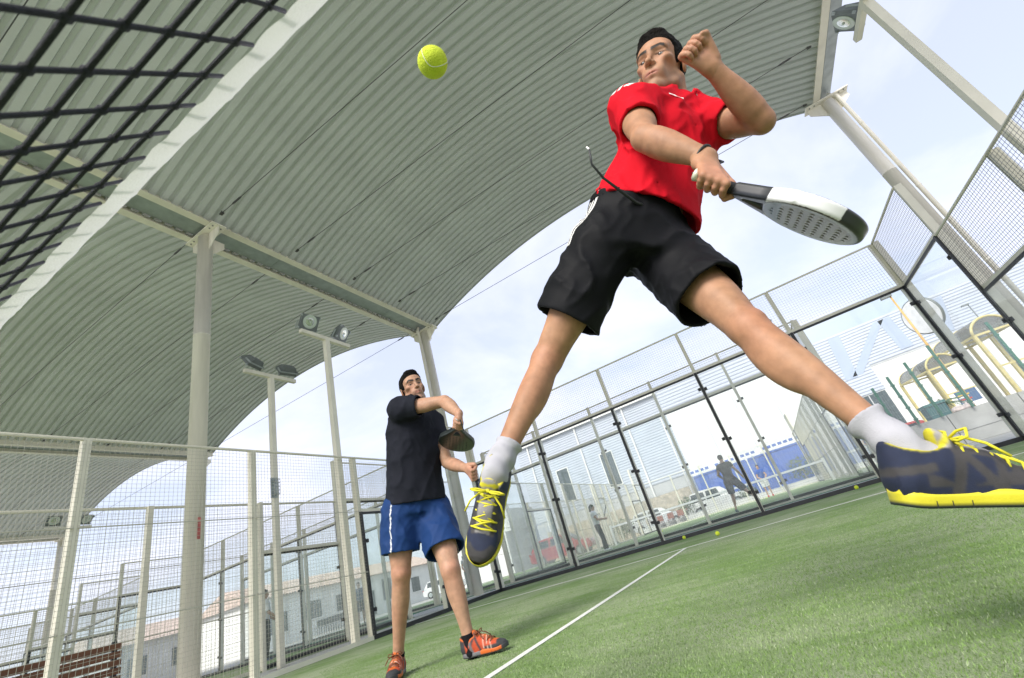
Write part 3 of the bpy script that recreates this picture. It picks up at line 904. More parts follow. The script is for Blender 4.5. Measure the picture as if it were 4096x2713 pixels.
def head_mesh(H, neck, h, nr=.058, smile=0.0):
    F = Field(H.c-.17*H.sc, H.c+.17*H.sc, h)
    A = F.add
    A(H.E((0, -.018, .035), (.073, .096, .080)), 0)
    A(H.E((0, .030, -.022), (.0550, .060, .092)), .03)
    A(H.E((0, .048, .045), (.058, .040, .040)), .03)
    for s in (-1, 1):
        A(H.Lm((s*.051, -.005, -.055), (s*.046, .012, -.084), [.020, .017]), .025)
        A(H.Lm((s*.046, .012, -.084), (s*.014, .066, -.114), [.016, .016]), .022)
        A(H.E((s*.046, .056, -.018), (.021, .024, .017)), .025)
        A(H.E((s*.026, .060, -.062), (.018, .022, .026)), .03)
    for s in (-1, 1): F.sub(H.E((s*.0685, .060, -.056), (.019, .026, .030)), .03)
    A(H.E((0, .075, -.109), (.021, .018, .017)), .02)
    A(H.E((0, .078, -.062), (.030, .018, .024)), .02)
    for s in (-1, 1):
        A(H.Lm((s*.010, .085, .022), (s*.046, .072, .024), [.0115, .0115]), .016)
        F.sub(H.E((s*.032, .098, .000), (.019, .018, .0135)), .012)
        A(H.Lm((s*.014, .0805, .0070), (s*.047, .0715, .0055), [.0052, .0058]), .006)      # upper lid
        A(H.Lm((s*.016, .078, -.008), (s*.046, .069, -.006), [.004, .004]), .006)     # lower lid
    A(H.Lm((0, .083, .016), (0, .108, -.028), [.0068, .0090]), .012)
    A(H.E((0, .110, -.033), (.0105, .0115, .0095)), .008)
    for s in (-1, 1):
        A(H.E((s*.0120, .097, -.036), (.0075, .0110, .0080)), .006)
        F.sub(H.E((s*.0070, .104, -.0440), (.0042, .0065, .0060)), .003)
    up = .004*smile
    for s in (-1, 1):
        A(H.Lm((0, .0915, -.0660), (s*.027, .079, -.0695+up*2), [.0056, .0030]), .006)
        A(H.Lm((0, .0895, -.0765), (s*.025, .078, -.0730+up*2), [.0072, .0030]), .006)
    F.sub(H.Lm((-.019, .0945, -.0710+up), (.019, .0945, -.0710+up), [.0020]), .004)
    for s in (-1, 1):
        A(Ell(H.p(s*.080, -.012, -.010), np.array([.0075, .019, .031])*H.sc, H.x+H.f*(-.35*s), H.f+H.u*-.18), .006)
        F.sub(Ell(H.p(s*.0875, -.008, -.006), np.array([.0055, .010, .017])*H.sc, H.x+H.f*(-.35*s), H.f), .004)
    A(Limb(H.p(0, -.030, -.055), neck, [nr*H.sc, nr*.98*H.sc, nr*1.1*H.sc]), .025)
    for s in (-1, 1):
        A(Limb(H.p(s*.055, -.02, -.06), neck+H.x*s*.022+unit(H.c-neck)*-.01, [.016*H.sc, .018*H.sc]), .02)
    A(H.E((0, .040, -.125), (.010, .012, .012)), .02)
    V, Q = F.mesh()
    return relax(V, Q, 1, .35), Q

SK = dict(base=(.50, .285, .185), red=(.52, .22, .15))
def skin_col(V, base, H=None, spots=(), brow=(.009, .006, .0045)):
    C = np.tile(np.array(base, float), (len(V), 1))
    n = vnoise(V[:, 0], V[:, 1], V[:, 2], (14, 14, 14)); n2 = vnoise(V[:, 0]+5, V[:, 1], V[:, 2], (45, 45, 45))
    C *= (1+.07*n+.05*n2)[:, None]; C[:, 1:] *= (1-.07*vnoise(V[:, 0], V[:, 1]+3, V[:, 2], (9, 9, 9)))[:, None]
    for c, r, colr, am in spots:
        w = np.exp(-(((V-np.array(c))/r)**2).sum(1))*am
        C = C*(1-w[:, None])+np.array(colr)*w[:, None]
    if H is not None:
        x, y, z = H.loc(V); ax = np.abs(x)
        head = (y > -.12) & (z > -.14) & (ax < .1) & (z < .12) & (y < .14)
        # eyebrows
        bz = .0225+.008*np.clip((ax-.010)/.028, 0, 1)-.014*np.clip((ax-.038)/.02, 0, 1)
        b = np.clip(1.7-np.abs(z-bz)/.0062, 0, 1)*np.clip((ax-.005)/.005, 0, 1)*np.clip((.058-ax)/.008, 0, 1)*(y > .045)
        C = C*(1-b[:, None])+np.array(brow)*b[:, None]
        # lips
        li = np.exp(-((x/.026)**4)-((z+.0705)/.0085)**4)*(y > .078)
        C = C*(1-.62*li[:, None])+np.array((.42, .145, .12))*.62*li[:, None]
        # shaven beard shadow, cheeks, nose tip
        be = np.clip((-.052-z)/.02, 0, 1)*(y > -.01)*head*(1-li)
        C = C*(1-be[:, None]*np.array([.20, .15, .10]))
        ch = np.exp(-((ax-.042)/.022)**2-((z+.03)/.022)**2)*(y > .03)
        C = C*(1-.22*ch[:, None])+np.array((.50, .20, .14))*.22*ch[:, None]
        ml = np.exp(-((x/.026)**6)-((z+.0708)/.0022)**2)*(y > .075)
        C = C*(1-.75*ml[:, None])+np.array((.10, .03, .025))*.75*ml[:, None]
        so = np.exp(-((ax-.030)/.020)**4-((z+.002)/.013)**4)*(y > .055)
        C = C*(1-.35*so[:, None])+np.array((.20, .09, .055))*.35*so[:, None]
        # lash line
        la = np.clip(1.2-np.abs(z-.0015)/.0030, 0, 1)*np.clip((ax-.014)/.004, 0, 1)*np.clip((.050-ax)/.004, 0, 1)*(y > .06)
        C = C*(1-.7*la[:, None])+np.array((.03, .02, .015))*.7*la[:, None]
    return np.clip(C, 0.003, 1)

def hair_mesh(H, h, quiff=0.0, back=True, taper=.0110, tl=.050, topz=.0955):
    F = Field(H.c-.16*H.sc, H.c+.17*H.sc, h)
    F.add(H.E((0, -.018, .038), (.0810, .1045, topz)), 0)
    F.add(H.E((0, .040, .062), (.066, .050, .050)), .02)
    if quiff: F.add(H.E((0, .055, .098), (.050, .036, .018+quiff)), .02)
    x, y, z = np.broadcast_arrays(*F.full())
    P = np.stack([x, y, z], -1).reshape(-1, 3)
    lx, ly, lz = H.loc(P)
    line = np.interp(ly, [-.13, -.07, -.035, -.012, .006, .022, .032, .050, .066, .085, .1], [-.085, -.075, -.045, .010, -.010, -.020, .024, .046, .058, .070, .085])
    line = line - .010*np.clip((np.abs(lx)-.02)/.03, 0, 1)*(ly > .04)
    cut = (line-lz)*.8*H.sc
    F.d += (taper*H.sc*(1-np.clip((lz-line)/tl, 0, 1))).reshape(F.d.shape).astype(np.float32)
    F.d = np.maximum(F.d, cut.reshape(F.d.shape).astype(np.float32))
    F.warp(lambda a, b, c: .0022*vnoise(a, b, c, (70, 70, 70))+.0012*vnoise(a, b, c, (190, 190, 190)))
    V, Q = F.mesh()
    return V, Q

def grip_hand(wrist, fore, O, a, vdir, h, rh=.016, sc=1.0, thumb_over=True, wr=.0265):
    """hand closed round an axis: O = middle of the grip, a = direction from little finger to index, vdir = rough direction of the back of the hand"""
    wrist, O, a = V3(wrist), V3(O), unit(a)
    d = perp(O-wrist, a); v = np.cross(a, d); v = v if v @ np.asarray(vdir) > 0 else -v
    rf = .0090*sc; R_ = rh+rf
    F = Field(np.minimum(wrist, O)-.11*sc, np.maximum(wrist, O)+.11*sc, h)
    F.add(Limb(wrist-unit(fore)*.055, wrist, np.array([1.10, 1.0, .97])*wr), 0); F.add(Limb(wrist, wrist+d*.03*sc, np.array([wr*.97, .027*sc]), v, .75), .02)
    offs = [(.0315, .92), (.0105, 1.0), (-.0105, .96), (-.031, .82)]
    for off, ln in offs:
        c = O+a*off*sc
        kn = c+(R_+.006*sc)*(math.cos(.75)*d+math.sin(.75)*v)
        F.add(Limb(wrist+a*off*.55*sc+d*.012*sc, kn, np.array([.0135, .0120, .0112])*sc), .014)
    for off, ln in offs:
        c = O+a*off*sc
        ang = np.radians(np.array([43, 12, -24, -62, -104, -146, -186]))
        ang = .75+(ang-.75)*ln
        pts = [c+(R_+(.005 if i < 2 else 0)*sc)*(math.cos(t)*d+math.sin(t)*v) for i, t in enumerate(ang)]
        rr = np.array([1.12, 1.0, 1.06, .95, .98, .88, .78])*rf*(.92 if ln < .9 else 1)
        for i in range(6): F.add(Limb(pts[i], pts[i+1], [rr[i], rr[i+1]]), .0028)
    tb = wrist+a*.024*sc+d*.012*sc-v*.006*sc
    tm = O+a*.050*sc-d*(R_*.55)-v*.010*sc
    tt = O+a*.040*sc+(R_+.006*sc)*(math.cos(-1.1)*d+math.sin(-1.1)*v) if thumb_over else O+a*.085*sc-v*.006
    F.add(Limb(tb, tm, np.array([.017, .0145, .0115])*sc), .012); F.add(Limb(tm, (tm+tt)/2+a*.006*sc, np.array([.0115, .0105])*sc), .004); F.add(Limb((tm+tt)/2+a*.006*sc, tt, np.array([.0105, .0085])*sc), .004)
    V, Q = F.mesh()
    return relax(V, Q, 1, .3), Q

# ---------------------------------------------------------------- shoes (built along local x, sole at z = 0, then placed)
_OUT = [(0, .018), (.012, .030), (.04, .034), (.08, .033), (.12, .034), (.16, .040), (.20, .045), (.235, .043), (.262, .034), (.280, .020), (.287, .006)]
_ox = sorted(set([round(q, 4) for q in np.linspace(0, .262, 34)]+[.27, .277, .283, .287, .003, .006]))
OUTL = [(a, float(np.interp(a, [q[0] for q in _OUT], [q[1] for q in _OUT]))) for a in _ox]
SH_OPEN = (Limb((.058, 0, .078), (.048, 0, .17), [.0285, .030], (0, 1, 0), .95), Ell((.052, 0, .118), (.052, .05, .030)))
def near_opening(V, w):
    x, y, z = V.T
    return ((np.abs(SH_OPEN[0](x, y, z)) < w) & (z > .075)) | ((np.abs(SH_OPEN[1](x, y, z)) < w) & (np.abs(y) > .012))
def shoe(parent, heel, toe, upv, cfun, solecol, solebot, lacem, sockcol, name='shoe', scale=1.0, org=(0, 0, 0), bow=True, h=.0036, tonguecol=(.2, .2, .2), fat=1.0):
    heel, toe = V3(heel), V3(toe)
    x = unit(toe-heel); z = perp(upv, x); y = np.cross(z, x)
    k = np.linalg.norm(toe-heel)/.287*scale
    def W(p): p = np.atleast_2d(p); return heel + k*(p[:, :1]*x + p[:, 1:2]*y*fat + p[:, 2:3]*z*fat)
    root = bpy.data.objects.new(name, None); col.objects.link(root); root.parent = parent
    og = np.array(org)
    F = Field((-.03, -.07, -.01), (.31, .07, .17), h)
    F.add(Loft((.004, 0, .040), (.280, 0, .026), [(0, .028, .030), (.06, .033, .038), (.2, .0335, .044), (.34, .034, .046), (.47, .0375, .044), (.6, .042, .038), (.75, .0435, .031), (.88, .037, .025), (.96, .026, .019), (1, .012, .010)], (0, 1, 0), (0, 1, 0), 2.2), 0)
    F.add(Limb((.052, 0, .06), (.040, 0, .090), [.036, .035], (0, 1, 0), .92), .03)
    F.add(Limb((.016, 0, .05), (.008, 0, .100), [.022, .014], (0, 1, 0), 1.3), .02)
    F.add(Limb((.085, 0, .072), (.150, 0, .066), [.030, .027], (0, 1, 0), 1.0), .03)
    F.sub(SH_OPEN[0], .006)
    F.sub(SH_OPEN[1], .008)
    F.add(Ell((.100, 0, .100), (.012, .026, .032), (1, 0, .55), (0, 1, 0)), .004)      # tongue
    F.cut((0, 0, .013), (0, 0, -1))
    V, Q = F.mesh(); V = relax(V, Q, 1, .3)
    Cc = relax(cfun(V), Q, 2, .5)
    to_object('upper', [(W(V), Q)], SHOE, root, lambda _: Cc, og)
    # sole: outline rings with a waved upper edge
    n = len(OUTL); ring = [(a, b) for a, b in OUTL]+[(a, -b) for a, b in OUTL[::-1]]
    def top(a): return .0215+.0065*math.exp(-((a-.15)/.035)**2)+.006*math.exp(-((a-.0)/.03)**2)+.004*math.exp(-((a-.285)/.03)**2)
    lv = [(0.0, .95), (.003, 1.0), (.009, 1.03), (.018, 1.04), (None, 1.03), ('in', .9)]
    vs, cs = [], []
    for zz, g in lv:
        for a, b in ring:
            t = top(a); zc = t if zz is None else (t-.002 if zz == 'in' else zz)
            rise = .010*max(0, (a-.215)/.07)**2+.004*max(0, (.04-a)/.04)**2
            vs.append(((a-.14)*(.985+.015*g)+.14, b*g, zc+rise*(1 if zz in (0.0, .003, .009, .018) else .8)))
            cs.append(solebot if zz in (0.0, .003) else solecol(a, zc))
    m_ = len(ring); fs = [(i*m_+j, i*m_+(j+1) % m_, (i+1)*m_+(j+1) % m_, (i+1)*m_+j) for i in range(len(lv)-1) for j in range(m_)]
    me = bpy.data.meshes.new('sole'); me.from_pydata([tuple(q) for q in W(np.array(vs))-og], [], fs+[tuple(range(m_))[::-1]]); me.update(); me.shade_smooth()
    ca = me.color_attributes.new('Col', 'FLOAT_COLOR', 'POINT'); ca.data.foreach_set('color', np.array([(*c, 1) for c in cs], np.float32).ravel())
    so = link('sole', me, RUBBER, root)
    if h < .005:
        gm = MB()
        for a in (.045, .07, .1, .2, .22, .245):
            for sg in (-1, 1):
                b = np.interp(a, [q[0] for q in OUTL], [q[1] for q in OUTL])*sg*1.045
                gm.add(W(np.array([(a-.0008, b, .001), (a+.0008, b, .001), (a+.0008, b*1.006, .012), (a-.0008, b*1.006, .012)]))-og, [(0, 1, 2, 3)])
        gm.build('sole_groove', BLACK, so)
    # laces
    def ztop(a): return np.interp(a, [.09, .12, .15, .18, .21, .24], [.106, .0985, .088, .0755, .066, .058])
    lm = MB()
    for i in range(5):
        a = .118+i*.0205
        wy = .021+.0015*i
        pts = [(a-.004, -wy-.006, ztop(a)-.016), (a, -wy, ztop(a)-.004), (a+.006, 0, ztop(a)+.004), (a+.002, wy, ztop(a)-.004), (a-.002, wy+.006, ztop(a)-.016)]
        lm.tube(W(np.array(pts))-og, .0027*k, 6)
        if i < 4:
            lm.tube(W(np.array([(a, wy, ztop(a)-.003), (a+.012, 0, ztop(a+.012)+.006), (a+.0205, -wy, ztop(a+.0205)-.003)]))-og, .0026*k, 6)
            lm.tube(W(np.array([(a, -wy, ztop(a)-.003), (a+.012, 0, ztop(a+.012)+.003), (a+.0205, wy, ztop(a+.0205)-.003)]))-og, .0026*k, 6)
    lc = lm.build('laces', lacem, root, True)
    if bow:
        bm_ = MB(); a = .112; zt = ztop(a)+.006
        for sg in (-1, 1):
            bm_.tube(W(np.array([(a, 0, zt), (a+.010, sg*.014, zt+.014), (a+.012, sg*.034, zt+.017), (a+.004, sg*.044, zt+.004), (a-.002, sg*.030, zt-.002), (a, 0, zt)]))-og, .0028*k, 6)
            bm_.tube(W(np.array([(a, 0, zt), (a+.012, sg*.020, zt+.004), (a+.032, sg*.040, zt-.008), (a+.055, sg*.052, zt-.030)]))-og, .0027*k, 6)
        bm_.lathe(tuple((W(np.array([(a, 0, zt)]))-og)[0]), [(.002, -.006), (.0065, -.003), (.0065, .003), (.002, .006)], 8)
        bm_.build('bow', lacem, lc, True)
    return root

def tube_field(a, b, r, h, fold=.002, w=None, q=1, seed=0, nf=60, openend=True):
    F = Field(np.minimum(a, b)-.09, np.maximum(a, b)+.09, h)
    F.add(Limb(a, b, r, w, q), 0)
    d = unit(V3(b)-V3(a))
    F.warp(lambda x, y, z: fold*np.sin(((x-a[0])*d[0]+(y-a[1])*d[1]+(z-a[2])*d[2])*nf*2+seed+2*vnoise(x, y, z, (18, 18, 18)))+fold*.8*vnoise(x, y, z, (40, 40, 40)))
    return F

def cloth_warp(F, o, ax, lat, amp=.006, seed=0., f1=5., f2=17., diag=.5):
    ax = unit(ax); lat = perp(lat, ax); fr = np.cross(lat, ax)
    def fn(x, y, z):
        px, py, pz = x-o[0], y-o[1], z-o[2]
        u = px*ax[0]+py*ax[1]+pz*ax[2]; v = px*lat[0]+py*lat[1]+pz*lat[2]; w = px*fr[0]+py*fr[1]+pz*fr[2]
        n1 = vnoise(u+diag*v+seed, v-diag*u, w+seed, (f1, f2, f2*.8))
        n2 = vnoise(u-diag*v+seed*2, v+diag*u, w-seed, (f1*2.1, f2*1.7, f2*1.4))
        r1 = (1-np.abs(n1))**4; r2 = (1-np.abs(n2))**4
        return -amp*(1.25*r1+.7*r2-.15+.25*n1)
    F.warp(fn); return F
# ---------------------------------------------------------------- the player in red, in mid-jump
TOCAM = V3(.348, -.830, -.437); IMUP = V3(.433, -.271, .860); IMRT = V3(.832, .488, -.265)
def J_(**k): return {n: V3(v) for n, v in k.items()}
J1 = J_(neck=(6.752, 1.292, 1.786), rsh=(6.606, 1.107, 1.753), lsh=(6.823, 1.344, 1.706),
    rel=(6.576, 0.987, 1.499), rwr=(6.690, 0.965, 1.289), lel=(6.951, 1.244, 1.504), lwr=(6.875, 1.072, 1.680),
    rhip=(6.292, 1.105, 1.278), lhip=(6.470, 1.258, 1.199), rkn=(5.974, 1.082, 0.977), ran=(5.783, 0.868, 0.636),
    lkn=(6.568, 1.097, 0.803), lan=(6.707, 0.968, 0.368))
J1['pelvis'] = (J1['rhip']+J1['lhip'])/2 + V3(-.01, 0, .0)
J1['rkf'] = unit(TOCAM*.9+IMRT*-.25+IMUP*.3)
J1['lkf'] = unit(TOCAM*.45+IMUP*.75+IMRT*.3)
S1 = 1.0
up1 = unit(J1['neck']-J1['pelvis']); lat1 = perp(J1['lsh']-J1['rsh'], up1); fw1 = np.cross(lat1, up1)
p1 = thing('person', 'player in a red polo shirt and black shorts leaping to hit the ball', 'person', (6.35, 1.1, 0))
O1 = (6.35, 1.1, 0)
prims = [(torso_prim(J1, .92), .03)] + shoulder_prims(J1) + limb_prims(J1, 1.0, 1.13, .96)
lo, hi = bbox([q for q, _ in prims], .03)
F = Field(lo, hi, .0062)
for q, kk in prims: F.add(q, kk)
V, Q = F.mesh(); V = relax(V, Q, 1, .4)
H1 = HeadFrame((6.778, 1.226, 1.960), (-.25, -.96, -.03), IMUP-IMRT*.20, 1.10)
hv = head_mesh(H1, J1['neck'], .0027, .060)
BUTT, TIP = V3(6.634, 0.923, 1.233), V3(6.890, 1.004, 0.871)
rax = unit(TIP-BUTT)
hr = grip_hand(J1['rwr'], J1['rwr']-J1['rel'], BUTT+rax*.066, rax, TOCAM, .0029, .0165, 1.08, wr=.0300)
lfO = V3(6.845, 1.012, 1.735)
hl = grip_hand(J1['lwr'], J1['lwr']-J1['lel'], lfO, perp(IMUP*.75+IMRT*.5, unit(lfO-J1['lwr'])), -TOCAM+IMRT*.8, .0029, .006, 1.10, wr=.0300)
knees = [(J1['rkn']+J1['rkf']*.04, .05, (.50, .20, .13), .35), (J1['lkn']+J1['lkf']*.04, .05, (.50, .20, .13), .3), (J1['lel'], .04, (.48, .20, .13), .35),
         (BUTT+rax*.07, .06, (.52, .22, .16), .35), (lfO, .055, (.54, .24, .18), .4)]
b1 = to_object('body', [(V, Q), hv, hr, hl], SKIN, p1, lambda v: skin_col(v, (.375, .200, .118), H1, knees), O1)
to_object('hair', [hair_mesh(H1, .003, .003, True, .006, .025, .097)], HAIR, p1, None, O1)
for s in (-1, 1):
    F = Field(H1.p(s*.0315, .070, 0)-.018, H1.p(s*.0315, .070, 0)+.018, .0015)
    F.add(H1.E((s*.0315, .0695, -.0005), (.0128, .0128, .0128)), 0); ev = F.mesh()
    def ec(v, s=s):
        x, y, z = H1.loc(v); g = np.array([(.22, .19, .17)]*len(v))
        ir = ((x-s*.0315+.002)**2+(z-.001)**2 < .0080**2) & (y > .07); g[ir] = (.03, .018, .010); return g
    to_object('eye', [ev], EYE, b1, ec, O1)

# red polo shirt: loose shell over torso and upper arms, short sleeves, collar
RED = np.array((.52, .006, .017))
SH = [(0, .206, .160), (.2, .198, .152), (.36, .178, .138), (.55, .168, .128), (.74, .182, .134), (.87, .176, .120), (.95, .125, .09), (1, .082, .072)]
hem = J1['pelvis']+(J1['neck']-J1['pelvis'])*.235
waistP = V3(6.437, 1.175, 1.398)
def sleeve(J, sd, f0, r, g=0):
    sh, el = J[sd+'sh'], J[sd+'el']
    return Limb(sh, sh+(el-sh)*f0, np.array(r)+g), sh+(el-sh)*(f0-.06), unit(el-sh)
def polo(J, hemp, hemn, h, st, sl, colr, warp, neckcut=.06, diag=.5, seed=0.):
    pr = [(torso_prim(J, 1.0, 0, st), .03)]+[(a, .05) for a, _ in shoulder_prims(J, 1.0, .027)]
    cuts = []
    for sd, f0, r in sl:
        a, cp, cn = sleeve(J, sd, f0, r); pr.append((a, .035)); cuts.append((cp, cn, Limb(J[sd+'sh'], J[sd+'sh']+(J[sd+'el']-J[sd+'sh'])*(f0+.45), [.085])))
        pr.append((Ell(J[sd+'sh'], (.072, .072, .072)), .03))
    lo, hi = bbox([q for q, _ in pr], .05)
    F = Field(lo, hi, h)
    for q, kk in pr: F.add(q, kk)
    upv = unit(J['neck']-J['pelvis'])
    cloth_warp(F, J['pelvis'], upv, J['lsh']-J['rsh'], warp, seed, 4.5, 13., diag)
    F.shell(.015)
    F.cut(hemp, hemn)
    for cp, cn, el in cuts: F.cut_limb(cp, cn, el, .03, pr[0][0], .016)
    F.sub(Limb(J['neck']-upv*.05, J['neck']+upv*.15, [.056, .064, .07]), .006)
    F.cut(J['neck']+upv*.012, upv, J['neck'], .10)
    V, Q = F.mesh(); V = relax(V, Q, 5, .5)
    return V, Q
hn = unit(-up1+lat1*.10-fw1*.05)
sv = polo(J1, hem, hn, .0052, SH, [('r', .60, [.074, .073, .071]), ('l', .52, [.073, .071, .068])], RED, .0095, seed=2.3)
def shirtcol(v):
    C = np.tile(RED, (len(v), 1)); C = C*(1+.06*vnoise(v[:, 0], v[:, 1], v[:, 2], (9, 9, 9)))[:, None]
    # three white shoulder stripes on each side and a small chest mark
    for sd in 'rl':
        d = unit(J1[sd+'sh']-J1['neck']); q = v-J1['neck']; t = q @ d; u = q @ np.cross(d, up1 if sd == 'l' else -up1); hgt = q @ up1
        for off in (-.026, 0, .026):
            m = (np.abs(u-off) < .0065) & (t > .125) & (t < .30) & ((v-J1[sd+'sh']) @ up1 > .02); C[m] = (.80, .80, .78)
    return C
sh1 = to_object('polo_shirt', [sv], CLOTH, p1, shirtcol, O1)
def chest_mark(Vs, org, fw, lat, up, base, pts, hw):
    """a crisp printed bar lying on the front of the shirt"""
    q = Vs-base; cx, cz, cf = q @ lat, q @ up, q @ fw
    a, b = [], []
    for (u, w) in pts:
        for lst, ww in ((a, w+hw), (b, w-hw)):
            d = np.hypot(cx-u, cz-ww)-.15*np.maximum(cf, 0); d[cf < .02] = 9; i = int(np.argmin(d)); lst.append(base+lat*u+up*ww+fw*(cf[i]+.0035)-np.array(org))
    n = len(pts); mb = MB(); mb.add(a+b, [(i, i+1, n+i+1, n+i) for i in range(n-1)]); return mb
chest_mark(sv[0], O1, fw1, lat1, up1, J1['neck'], [(-.105+.012*i, -.075+.003*i) for i in range(6)], .0045).build('chest_mark', WHITE, sh1)
def collar(J, fw, up, h, r=.068, tilt=.35):
    F = Field(J['neck']-.14, J['neck']+.14, h)
    n = unit(up+fw*-tilt*.4)
    F.add(Limb(J['neck']-n*.05+fw*.010, J['neck']+n*.05, [r+.020, r+.008, r-.004], fw, 1.0), 0)
    F.shell(.008); F.cut(J['neck']+n*.036, n); F.cut(J['neck']-n*.018+fw*.0, -n)
    F.sub(Limb(J['neck']+fw*.10+n*.05, J['neck']+fw*.11-n*.05, [.016, .012]), .003)
    return F.mesh()
to_object('collar', [collar(J1, fw1, up1, .0045, .078)], CLOTH, sh1, lambda v: np.tile(RED, (len(v), 1)), O1)

# black shorts
BLK = np.array((.0085, .009, .011))
def shorts(J, h, r_r, r_l, fr, fl, top, topn, warp, seed=0., pel=(.165, .125), lat=None, extra=()):
    upv = unit(J['neck']-J['pelvis']); lt = J['lhip']-J['rhip']
    pr = [(Loft(J['pelvis']-upv*.02, top+upv*.03, [(0, pel[0]*1.02, pel[1]), (.4, pel[0]*1.02, pel[1]*1.02), (1, pel[0]*.93, pel[1]*.92)], lt, lt, 2.3), 0)]
    cuts = []
    for sd, r, f0 in (('r', r_r, fr), ('l', r_l, fl)):
        hp, kn = J[sd+'hip'], J[sd+'kn']
        pr.append((Limb(hp, hp+(kn-hp)*(f0+.06), r), .05)); cuts.append((hp+(kn-hp)*f0, unit(kn-hp), kn))
    for e in extra: pr.append(e)
    lo, hi = bbox([q for q, _ in pr], .05)
    F = Field(lo, hi, h)
    for q, kk in pr: F.add(q, kk)
    cloth_warp(F, J['pelvis'], unit(J['rkn']+J['lkn']-2*J['pelvis']), lt, warp, seed, 5.5, 12., .7)
    F.shell(.014)
    for i, (cp, cn, kn) in enumerate(cuts):
        F.cut(cp, cn+.0*upv, cp+cn*.10, .175)
    F.cut(top, topn)
    V, Q = F.mesh(); return relax(V, Q, 5, .5), Q
top1 = waistP+up1*.012
tn1 = unit(up1-lat1*.12)
sv = shorts(J1, .0055, [.108, .111, .111], [.112, .114, .110], .66, .60, top1, tn1, .0084, 1.1, (.172, .132))
hl1 = unit(J1['lhip']-J1['rhip'])
def shortcol(v):
    C = np.tile(BLK, (len(v), 1)); C = C*(1+.12*vnoise(v[:, 0], v[:, 1], v[:, 2], (8, 8, 8)))[:, None]
    ax = unit(J1['rkn']-J1['rhip']); o = perp(-hl1, ax); fr = np.cross(ax, o)
    q = v-J1['rhip']; side = q @ o; f_ = q @ fr; t = q @ ax
    for off in (-.020, 0, .020):
        m = (side > .07) & (np.abs(f_-off-.015) < .0055) & (t < .05); C[m] = (.75, .75, .74)
    return C
st1 = to_object('shorts', [sv], SATIN, p1, shortcol, O1)
F = Field(top1-.24, top1+.24, .006)
F.add(Loft(top1-up1*.05, top1+up1*.05, [(0, .158, .119), (1, .156, .116)], hl1, lat1, 2.3), 0)
cloth_warp(F, top1, up1, hl1, .0022, 4., 6., 70., 0.)
F.shell(.010); F.cut(top1+tn1*.010, tn1); F.cut(top1-tn1*.030, -tn1)
to_object('waistband', [F.mesh()], SATIN, st1, lambda v: np.tile(BLK*.75, (len(v), 1)), O1)
dp = [V3(6.409, 0.876, 1.487), V3(6.395, 0.893, 1.443), V3(6.407, 0.932, 1.402), V3(6.435, 0.988, 1.364), V3(6.461, 1.040, 1.331), V3(6.495, 1.100, 1.318)]
MB().tube([q-np.array(O1) for q in dp], [.0036, .0040, .0046, .0056, .0060, .0056], 6).build('drawstring', BLACK, st1, True)
MB().tube([dp[0]+V3(-.004, 0, .014)-np.array(O1), dp[0]-np.array(O1)], .0032, 6).build('drawstring_tip', WHITE, st1)

# socks and shoes
SHOED = dict(r=(unit((-.284, -.415, -.865)), perp((.46, -.86, .26), unit((-.284, -.415, -.865)))), l=(unit((.921, .295, -.26)), perp((.28, -.05, .96), unit((.921, .295, -.26)))))
for sd, ln in (('r', .135), ('l', .150)):
    an, kn = J1[sd+'an'], J1[sd+'kn']; d = unit(kn-an)
    F = Field(np.minimum(an, an+d*ln)-.12, np.maximum(an, an+d*ln)+.12, .004)
    sx, su = SHOED[sd]
    F.add(Limb(an+d*.012, an+d*ln*.85, np.array([.0365, .0370, .0385, .0400, .0412, .0420])), 0)
    F.add(Limb(an+d*.015, an-su*.055+sx*.004, np.array([.0355, .0315, .028]), np.cross(sx, su), .85), .03)
    F.add(Ell(an+sx*.030-su*.012, (.036, .028, .024), sx, su), .03)
    F.warp(lambda x, y, z: .0040*np.sin(((x-an[0])*d[0]+(y-an[1])*d[1]+(z-an[2])*d[2])*92+2.6*vnoise(x, y, z, (16, 16, 16)))+.0016*vnoise(x, y, z, (40, 40, 40)))
    F.shell(.008); F.cut(an+d*ln*.78, d)
    to_object('sock', [F.mesh()], KNIT, p1, lambda v: np.tile(np.array((.40, .40, .44)), (len(v), 1)), O1)
NAVY, GREYB, YEL = np.array((.013, .020, .052)), np.array((.050, .047, .050)), np.array((.62, .56, .030))
def shoe1(V):
    x, y, z = V.T
    C = np.tile(NAVY, (len(V), 1))
    ay = np.abs(y)
    top = np.interp(x, [0, .05, .1, .2, .28], [.10, .10, .095, .07, .04])
    def stripe(x0, x1, w):
        t = np.clip((z-.025)/.06, 0, 1); xc = x0+(x1-x0)*t
        return np.abs(x-xc) < w
    m = (stripe(.085, .105, .010) | stripe(.150, .112, .009) | stripe(.150, .165, .008) | stripe(.205, .160, .008) | ((z < .044+.010*np.sin(x*45)) & (z > .034) & (x > .04)) | ((x < .06) & (np.abs(z-.058-.1*x) < .007)))
    C[m] = GREYB
    toe = (x > .236); C[toe & (z < .05)] = GREYB*.9
    ton = (np.abs(x-.100-(.1-z)*.3) < .02) & (ay < .027) & (z > .094); C[ton] = (.30, .29, .29)
    eyestay = (ay < .030) & (ay > .019) & (x > .10) & (x < .215) & (z > np.interp(x, [.1, .22], [.078, .048])); C[eyestay] = GREYB
    gap = (ay <= .019) & (x > .112) & (x < .212) & (z > np.interp(x, [.1, .22], [.08, .050])); C[gap] = (.26, .25, .25)
    # yellow lining: rim of the collar
    rim = np.interp(x, [-.01, .01, .03, .055, .08, .1], [.113, .110, .093, .088, .097, .110])
    C[near_opening(V, .0048) & (x < .112)] = YEL
    lg = (np.abs(z-.118+.0*x) < .0035) & (np.abs(y) < .016) & (x < .105) & (x > .085); C[lg] = YEL
    return C
